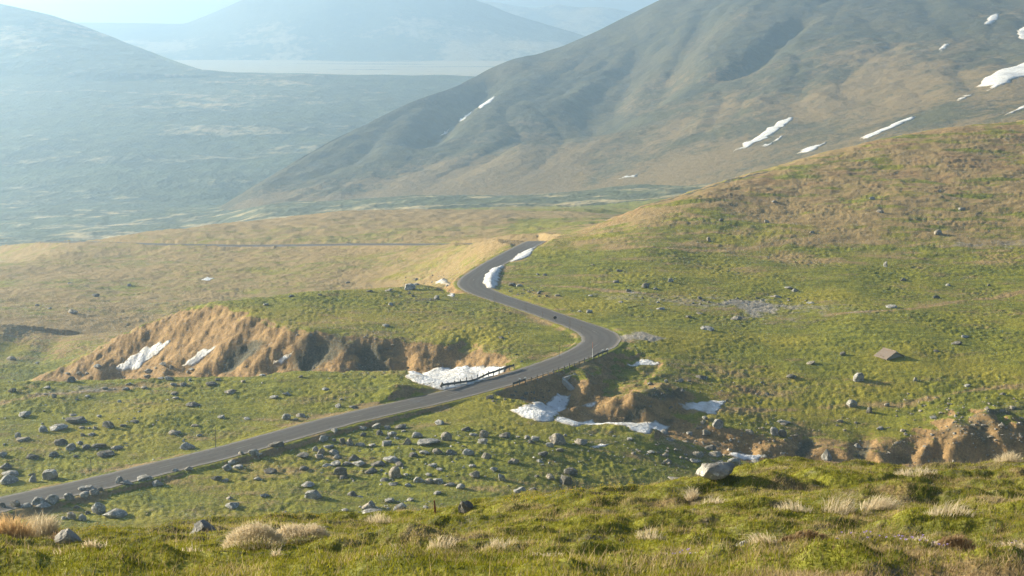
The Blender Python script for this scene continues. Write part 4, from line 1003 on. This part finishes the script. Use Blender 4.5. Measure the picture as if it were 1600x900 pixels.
slab(alg*-1.3, alg*1.3, .35, 'headwall', 2.1, 2.1, 1.15); slab(alg*1.45+dirn*.1, alg*2.0+dirn*4.0, .5, 'wing_wall', 2.2, .25, -1.6); slab(alg*-1.45+dirn*.1, alg*-2.0+dirn*3.6, .5, 'wing_wall', 2.1, .2, -1.6)
bm = bmesh.new(); box(bm, (0, 0, .2), (1.9, .1, 1.8), Matrix.Rotation(math.atan2(alg.y, alg.x), 4, 'Z')); bm_obj('opening_shade', bm, M_DARK, root)  # dark panel: the shade inside the culvert mouth is put into its colour
# hut
hx, hy, hz = cast(1401, 563); root = empty('hut', (hx, hy+1.0, hz+.05), R(30)); tag(root, 'small low stone hut with a brown gabled roof half sunk in the green meadow', 'hut')
GW, RLn, EH, RH = 3.9, 2.4, .22, .95
bm = bmesh.new(); n = [bm.verts.new(q) for q in ((-GW/2+.2, 0, -1), (GW/2-.2, 0, -1), (GW/2-.2, 0, EH), (0, 0, EH+RH*.86), (-GW/2+.2, 0, EH))]; f0 = bm.faces.new(n); e_ = bmesh.ops.extrude_face_region(bm, geom=[f0]); bmesh.ops.translate(bm, vec=(0, RLn, 0), verts=[g for g in e_['geom'] if isinstance(g, bmesh.types.BMVert)]); bmesh.ops.recalc_face_normals(bm, faces=bm.faces); bm_obj('wall', bm, M_PLASTER, root)
for s_ in (-1, 1):
    bm = bmesh.new(); q = [(0, -.25, EH+RH), (s_*(GW/2+.05), -.25, EH-.02), (s_*(GW/2+.05), RLn+.25, EH-.02), (0, RLn+.25, EH+RH)]; f0 = bm.faces.new([bm.verts.new(a) for a in q]); bmesh.ops.subdivide_edges(bm, edges=bm.edges, cuts=6, use_grid_fill=True)
    for v_ in bm.verts: v_.co.z += rng.normal()*.012
    r_ = bmesh.ops.extrude_face_region(bm, geom=bm.faces[:]); bmesh.ops.translate(bm, vec=(0, 0, -.09), verts=[g for g in r_['geom'] if isinstance(g, bmesh.types.BMVert)]); bmesh.ops.recalc_face_normals(bm, faces=bm.faces); rfm = bm_obj('roof', bm, M_ROOF, root)
bm = bmesh.new(); tube(bm, (0, -.27, EH+RH+.02), (0, RLn+.27, EH+RH+.02), .09, n=8); bm_obj('ridge_cap', bm, M_ROOF, rfm).parent = rfm
bm = bmesh.new(); box(bm, (-GW/2+.18, 1.2, .15), (.08, .7, .5)); bm_obj('door', bm, M_WOOD, root)

# ------------------------------------------------------------------ grass
def tri_blades(px, py, pz, h, wd, lx, ly, dryv, var, ang):
    n = len(px); cx_, sy_ = np.cos(ang)*wd/2, np.sin(ang)*wd/2; V_ = np.empty((n, 3, 3), np.float32)
    V_[:, 0] = np.stack([px-cx_, py-sy_, pz-.01], 1); V_[:, 1] = np.stack([px+cx_, py+sy_, pz-.01], 1); V_[:, 2] = np.stack([px+lx*h, py+ly*h, pz+h], 1)
    return V_.reshape(-1, 3), np.arange(n*3, dtype=np.int32).reshape(-1, 3), np.repeat(dryv, 3), np.repeat(var, 3)
def field(n, y0, y1, tmax, p=1.0):
    y = (rng.uniform(0, 1, n)*(y1**(1+p)-y0**(1+p))+y0**(1+p))**(1/(1+p)); t = rng.uniform(-tmax, tmax, n); return t*y, y
px, py = field(820000, 9.0, 34.0, .46, .6)
pz = sample(Z, px, py); dv = sample(dry, px, py); sv = sample(soil, px, py)
cl = fbm(px/.16, py/.16, 2, 301); cl2 = fbm(px/.9, py/.6, 3, 303); cl3 = fbm(px/3, py/2, 2, 307)
keepm = (rng.uniform(0, 1, len(px)) > .75*sstep(.35, .8, sv)) & (cl > -.75)
px, py, pz, dv, cl, cl2, cl3 = (a[keepm] for a in (px, py, pz, dv, cl, cl2, cl3)); n = len(px)
h = (.022+.024*np.clip(cl+.4, 0, 1.5)+.026*np.clip(cl2+.1, 0, 1.2))*rng.uniform(.55, 1.35, n); isdry = sstep(.30, .62, dv+.25*cl2+.20*rng.normal(size=n)); long_ = rng.uniform(0, 1, n) < .012+.045*sstep(.0, .6, cl3); h = np.where(long_, h*2.6+.05, h); isdry = np.where(long_, 1.0, isdry)
wd = np.where(long_, .006, rng.uniform(.008, .015, n)); var = np.clip(.45+.35*cl3+.25*cl2+.22*rng.normal(size=n), 0, 1)
V_, T_, D_, R_ = tri_blades(px, py, pz, h, wd, rng.normal(size=n)*.45+.15, rng.normal(size=n)*.4, isdry, var, rng.uniform(-.9, .9, n))
me = np_mesh('grass', V_, T=T_, mats=[M_BLADE], smooth=False, attrs=dict(dry=D_, var=R_)); tag(obj('grass', me), 'short green grass covering the foreground slope', kind='stuff')
# meadow tussocks
px, py = field(330000, 136, 345, .42, .2); keepm = (sample(ROADM, px, py) < .05) & (sample(SNM, px, py) < .05) & (sample(rock, px, py)+.15*rng.normal(size=len(px)) < .5) & (sample(scree, px, py)+.2*rng.normal(size=len(px)) < .35)
px, py = px[keepm], py[keepm]; q = fbm(px/1.1, py/1.1, 2, 401); k_ = q > -.35; px, py, q = px[k_], py[k_], q[k_]; n = len(px); pz = sample(Z, px, py); dv = sample(dry, px, py); sv = sample(soil, px, py)
h = (.05+.05*np.clip(q+.3, 0, 1.3))*rng.uniform(.6, 1.4, n); isdry = sstep(.30, .66, dv+.5*sv+.18*rng.normal(size=n)+.25*q); var = np.clip(.45+.4*fbm(px/6, py/4, 2, 403)+.2*rng.normal(size=n), 0, 1)
Vs = [tri_blades(px+rng.normal(size=n)*.06, py+rng.normal(size=n)*.06, pz-.02, h*rng.uniform(.7, 1.2, n), rng.uniform(.07, .16, n), rng.normal(size=n)*.5, rng.normal(size=n)*.5, isdry, var, rng.uniform(-1, 1, n)) for _ in range(2)]
V_ = np.concatenate([a[0] for a in Vs]); T_ = np.arange(len(V_), dtype=np.int32).reshape(-1, 3)
me = np_mesh('meadow_grass', V_, T=T_, mats=[M_BLADE], smooth=False, attrs=dict(dry=np.concatenate([a[2] for a in Vs]), var=np.concatenate([a[3] for a in Vs]))); tag(obj('meadow_grass', me), 'tufted grass on the valley meadows', kind='stuff')
# dry tufts of the foreground
M_STRAW = plain('pale_straw', (.66, .56, .40), .9, .3, 9); M_OST = plain('orange_straw', (.68, .48, .25), .9, .3, 9); M_BST = plain('brown_straw', (.30, .21, .12), .9, .35, 9)
for m_ in (M_STRAW, M_OST, M_BST):
    n_ = m_.node_tree; b_ = [q for q in n_.nodes if q.type == 'BSDF_PRINCIPLED'][0]; tr = n_.nodes.new('ShaderNodeBsdfTranslucent'); mx = n_.nodes.new('ShaderNodeMixShader'); mx.inputs[0].default_value = .35
    n_.links.new(b_.inputs['Base Color'].links[0].from_socket, tr.inputs[0]); n_.links.new(b_.outputs[0], mx.inputs[1]); n_.links.new(tr.outputs[0], mx.inputs[2]); n_.links.new(mx.outputs[0], [q for q in n_.nodes if q.type == 'OUTPUT_MATERIAL'][0].inputs[0])
def tuft(u, v, wp, hp, mat, lab, lean=(0, 0), spread=.5, dens=1.0, mound_=0, seed=0):
    x0, y0, z0 = cast(u, v, 12.5, 60); W_ = wp*y0/F; H_ = hp*y0/F; D_ = W_*.55; N = int(np.clip(dens*(2600*W_*D_+60), 40, 1500)); rg = np.random.default_rng(900+seed)
    a = rg.uniform(0, 6.283, N); r = np.sqrt(rg.uniform(0, 1, N)); bx, by = np.cos(a)*r*W_/2, np.sin(a)*r*D_/2; y1 = y0+D_*.4; x1 = x0*y1/y0
    zz = sample(Z, x1+bx, y1+by)-float(sample(Z, x1, y1))+mound_*H_*np.sqrt(np.clip(1-r*r, 0, 1)); L = H_*(1-.5*r*r)*rg.uniform(.45, 1.15, N)*(1-.5*(mound_ > 0))
    dx = bx/(W_/2)*spread*L+lean[0]*L+rg.normal(size=N)*.38*L; dy = by/(D_/2)*spread*L+lean[1]*L+rg.normal(size=N)*.22*L; ang = rg.uniform(-1, 1, N); wd = rg.uniform(.006, .012, N)
    cx_, sy_ = np.cos(ang)*wd/2, np.sin(ang)*wd/2; P = np.empty((N, 5, 3)); up1 = L*.6; up2 = L*.92-.25*np.hypot(dx, dy)
    P[:, 0] = np.stack([bx-cx_, by-sy_, zz-.02], 1); P[:, 1] = np.stack([bx+cx_, by+sy_, zz-.02], 1); P[:, 2] = np.stack([bx+.4*dx+cx_*.7, by+.4*dy+sy_*.7, zz+up1], 1); P[:, 3] = np.stack([bx+.4*dx-cx_*.7, by+.4*dy-sy_*.7, zz+up1], 1); P[:, 4] = np.stack([bx+dx, by+dy, zz+up2], 1)
    k = np.arange(N)[:, None]*5; me = np_mesh('dry_grass_tuft', P.reshape(-1, 3), T=k+np.array([[3, 2, 4]]), Q=k+np.array([[0, 1, 2, 3]]), mats=[mat], smooth=False); o = obj('dry_grass_tuft', me); o.location = (x1, y1, float(sample(Z, x1, y1))); tag(o, lab, 'grass tuft', 'dry grass tufts in the foreground')
TUFTS = [(22, 842, 62, 52, M_OST, 'tall glowing orange grass tuft cut by the left edge', (0, 0), .4, 1.3, 0), (66, 838, 50, 46, M_STRAW, 'tall pale straw tuft right beside the orange one', (.1, 0), .4, 1.2, 0), (100, 846, 40, 26, M_BST, 'short brownish grass tuft between the straw tuft and the wedge rock', (.1, 0), .6, .8, 0),
 (398, 858, 100, 42, M_STRAW, 'left half of the wide pale mound of dry grass below the boulder field', (-.1, -.3), .9, 1.6, .6), (468, 852, 96, 36, M_STRAW, 'right half of the wide pale mound of dry grass below the boulder field', (.2, -.3), .9, 1.6, .6),
 (147, 874, 30, 46, M_STRAW, 'small upright pale tuft right below the wedge-shaped rock', (0, 0), .6, 1.4, .2), (92, 893, 60, 28, M_STRAW, 'low straw tuft at the bottom left below the upright pale tuft', (-.2, 0), .7, .5, 0), (165, 898, 40, 28, M_STRAW, 'thin straw tuft at the bottom edge right of the low straw tuft', (0, 0), .5, .5, 0),
 (433, 897, 14, 24, M_STRAW, 'tiny white grass tuft at the bottom edge below the wide pale mound', (0, 0), .4, 1.5, 0), (1250, 866, 104, 26, M_BST, 'long combed brown tussock at the bottom right of centre', (.9, -.2), .3, 1.8, .7), (1492, 868, 84, 40, M_BST, 'combed brown tussock with a straw rim near the bottom right corner', (.8, -.2), .3, 1.8, .7), (1450, 872, 70, 30, M_STRAW, 'pale straw rim left of the combed brown tussock in the corner', (-.5, -.2), .6, .8, 0),
 (1572, 882, 80, 44, M_STRAW, 'wide pale straw tuft at the bottom right corner', (-.6, 0), .7, .9, 0), (1372, 796, 60, 34, M_STRAW, 'bent straw tuft on the grassy ledge at the right', (.8, 0), .5, .6, 0), (1240, 800, 60, 30, M_STRAW, 'sparse straw tuft left of the grassy ledge', (-.4, 0), .6, .35, 0), (1310, 806, 50, 42, M_STRAW, 'sparse leaning straw tuft between the two bigger ones on the right', (.7, 0), .5, .35, 0),
 (1480, 806, 80, 34, M_STRAW, 'sparse long straw stems over the dark ledge at the right', (.6, 0), .5, .3, 0), (1082, 782, 18, 30, M_STRAW, 'slender straw tuft below the pale mottled boulder', (-.2, 0), .4, 1, 0), (1195, 866, 50, 42, M_STRAW, 'bright straw tuft left of the long combed tussock', (-.9, 0), .4, .8, 0), (1575, 722, 50, 24, M_STRAW, 'thin dry stems on the crest at the right edge', (0, 0), .5, .5, 0),
 (855, 884, 90, 28, M_STRAW, 'low straw tuft at the bottom centre', (.3, 0), .8, .5, 0), (1015, 846, 46, 26, M_STRAW, 'sparse straw tuft right of the dark grassy hump', (0, 0), .8, .5, 0), (690, 858, 50, 26, M_STRAW, 'sparse straw tuft in the middle of the foreground slope', (.4, 0), .7, .4, 0), (590, 818, 46, 24, M_STRAW, 'thin straw tuft on the crest left of the wooden stake', (0, 0), .6, .35, 0), (886, 762, 22, 10, M_STRAW, 'tiny straw fringe at the foot of the square-faced boulder', (0, 0), .6, 1.2, 0), (305, 896, 60, 26, M_STRAW, 'thin straw tuft at the bottom left below the rounded rock', (0, 0), .6, .35, 0), (780, 860, 60, 24, M_STRAW, 'thin straw tuft on the slope below the dark brown rock', (.3, 0), .6, .3, 0), (1110, 788, 40, 22, M_STRAW, 'low straw tuft just right of the slender one below the mottled boulder', (.2, 0), .8, .4, 0), (1430, 745, 70, 20, M_STRAW, 'very low straw fringe on the crest left of the right edge stems', (0, 0), .6, .25, 0)]
for i, a in enumerate(TUFTS): tuft(*a, seed=i)
# flowers
def flowers(name, n, regs, r, mat, label, hh):
    VV, TT = [], []
    for i in range(n):
        u0, v0, u1, v1 = regs[rng.integers(len(regs))]; x, y, z = cast(rng.uniform(u0, u1), rng.uniform(v0, v1), 12.5, 60); x += rng.normal()*.1; y += rng.normal()*.1; z = float(sample(Z, x, y))+hh*rng.uniform(.7, 1.2); c = len(VV)*7
        k = np.arange(6)*math.pi/3+rng.uniform(0, 1); P = np.c_[x+np.cos(k)*r, y+np.sin(k)*r, z+r*.9*(1+.3*(np.arange(6) % 2))]; VV.append(np.r_[[[x, y, z-r*.3]], P]); TT += [(c, c+1+j, c+1+(j+1) % 6) for j in range(6)]
    me = np_mesh(name, np.concatenate(VV), T=np.array(TT), mats=[mat], smooth=False); tag(obj(name, me), label, kind='stuff')
flowers('yellow_flowers', 260, [(850, 756, 905, 775), (430, 800, 530, 816), (145, 815, 175, 830), (905, 755, 1000, 768), (790, 775, 850, 790)], .012, plain('yellow_petals', (.75, .55, .03), .6, .1), 'tiny yellow flowers along the foreground crest', .06)
flowers('crocuses', 70, [(1360, 840, 1600, 895), (1300, 860, 1500, 898), (1000, 880, 1080, 897)], .011, plain('violet_petals', (.55, .42, .72), .6, .15), 'tiny violet and white crocuses near the bottom right', .045)
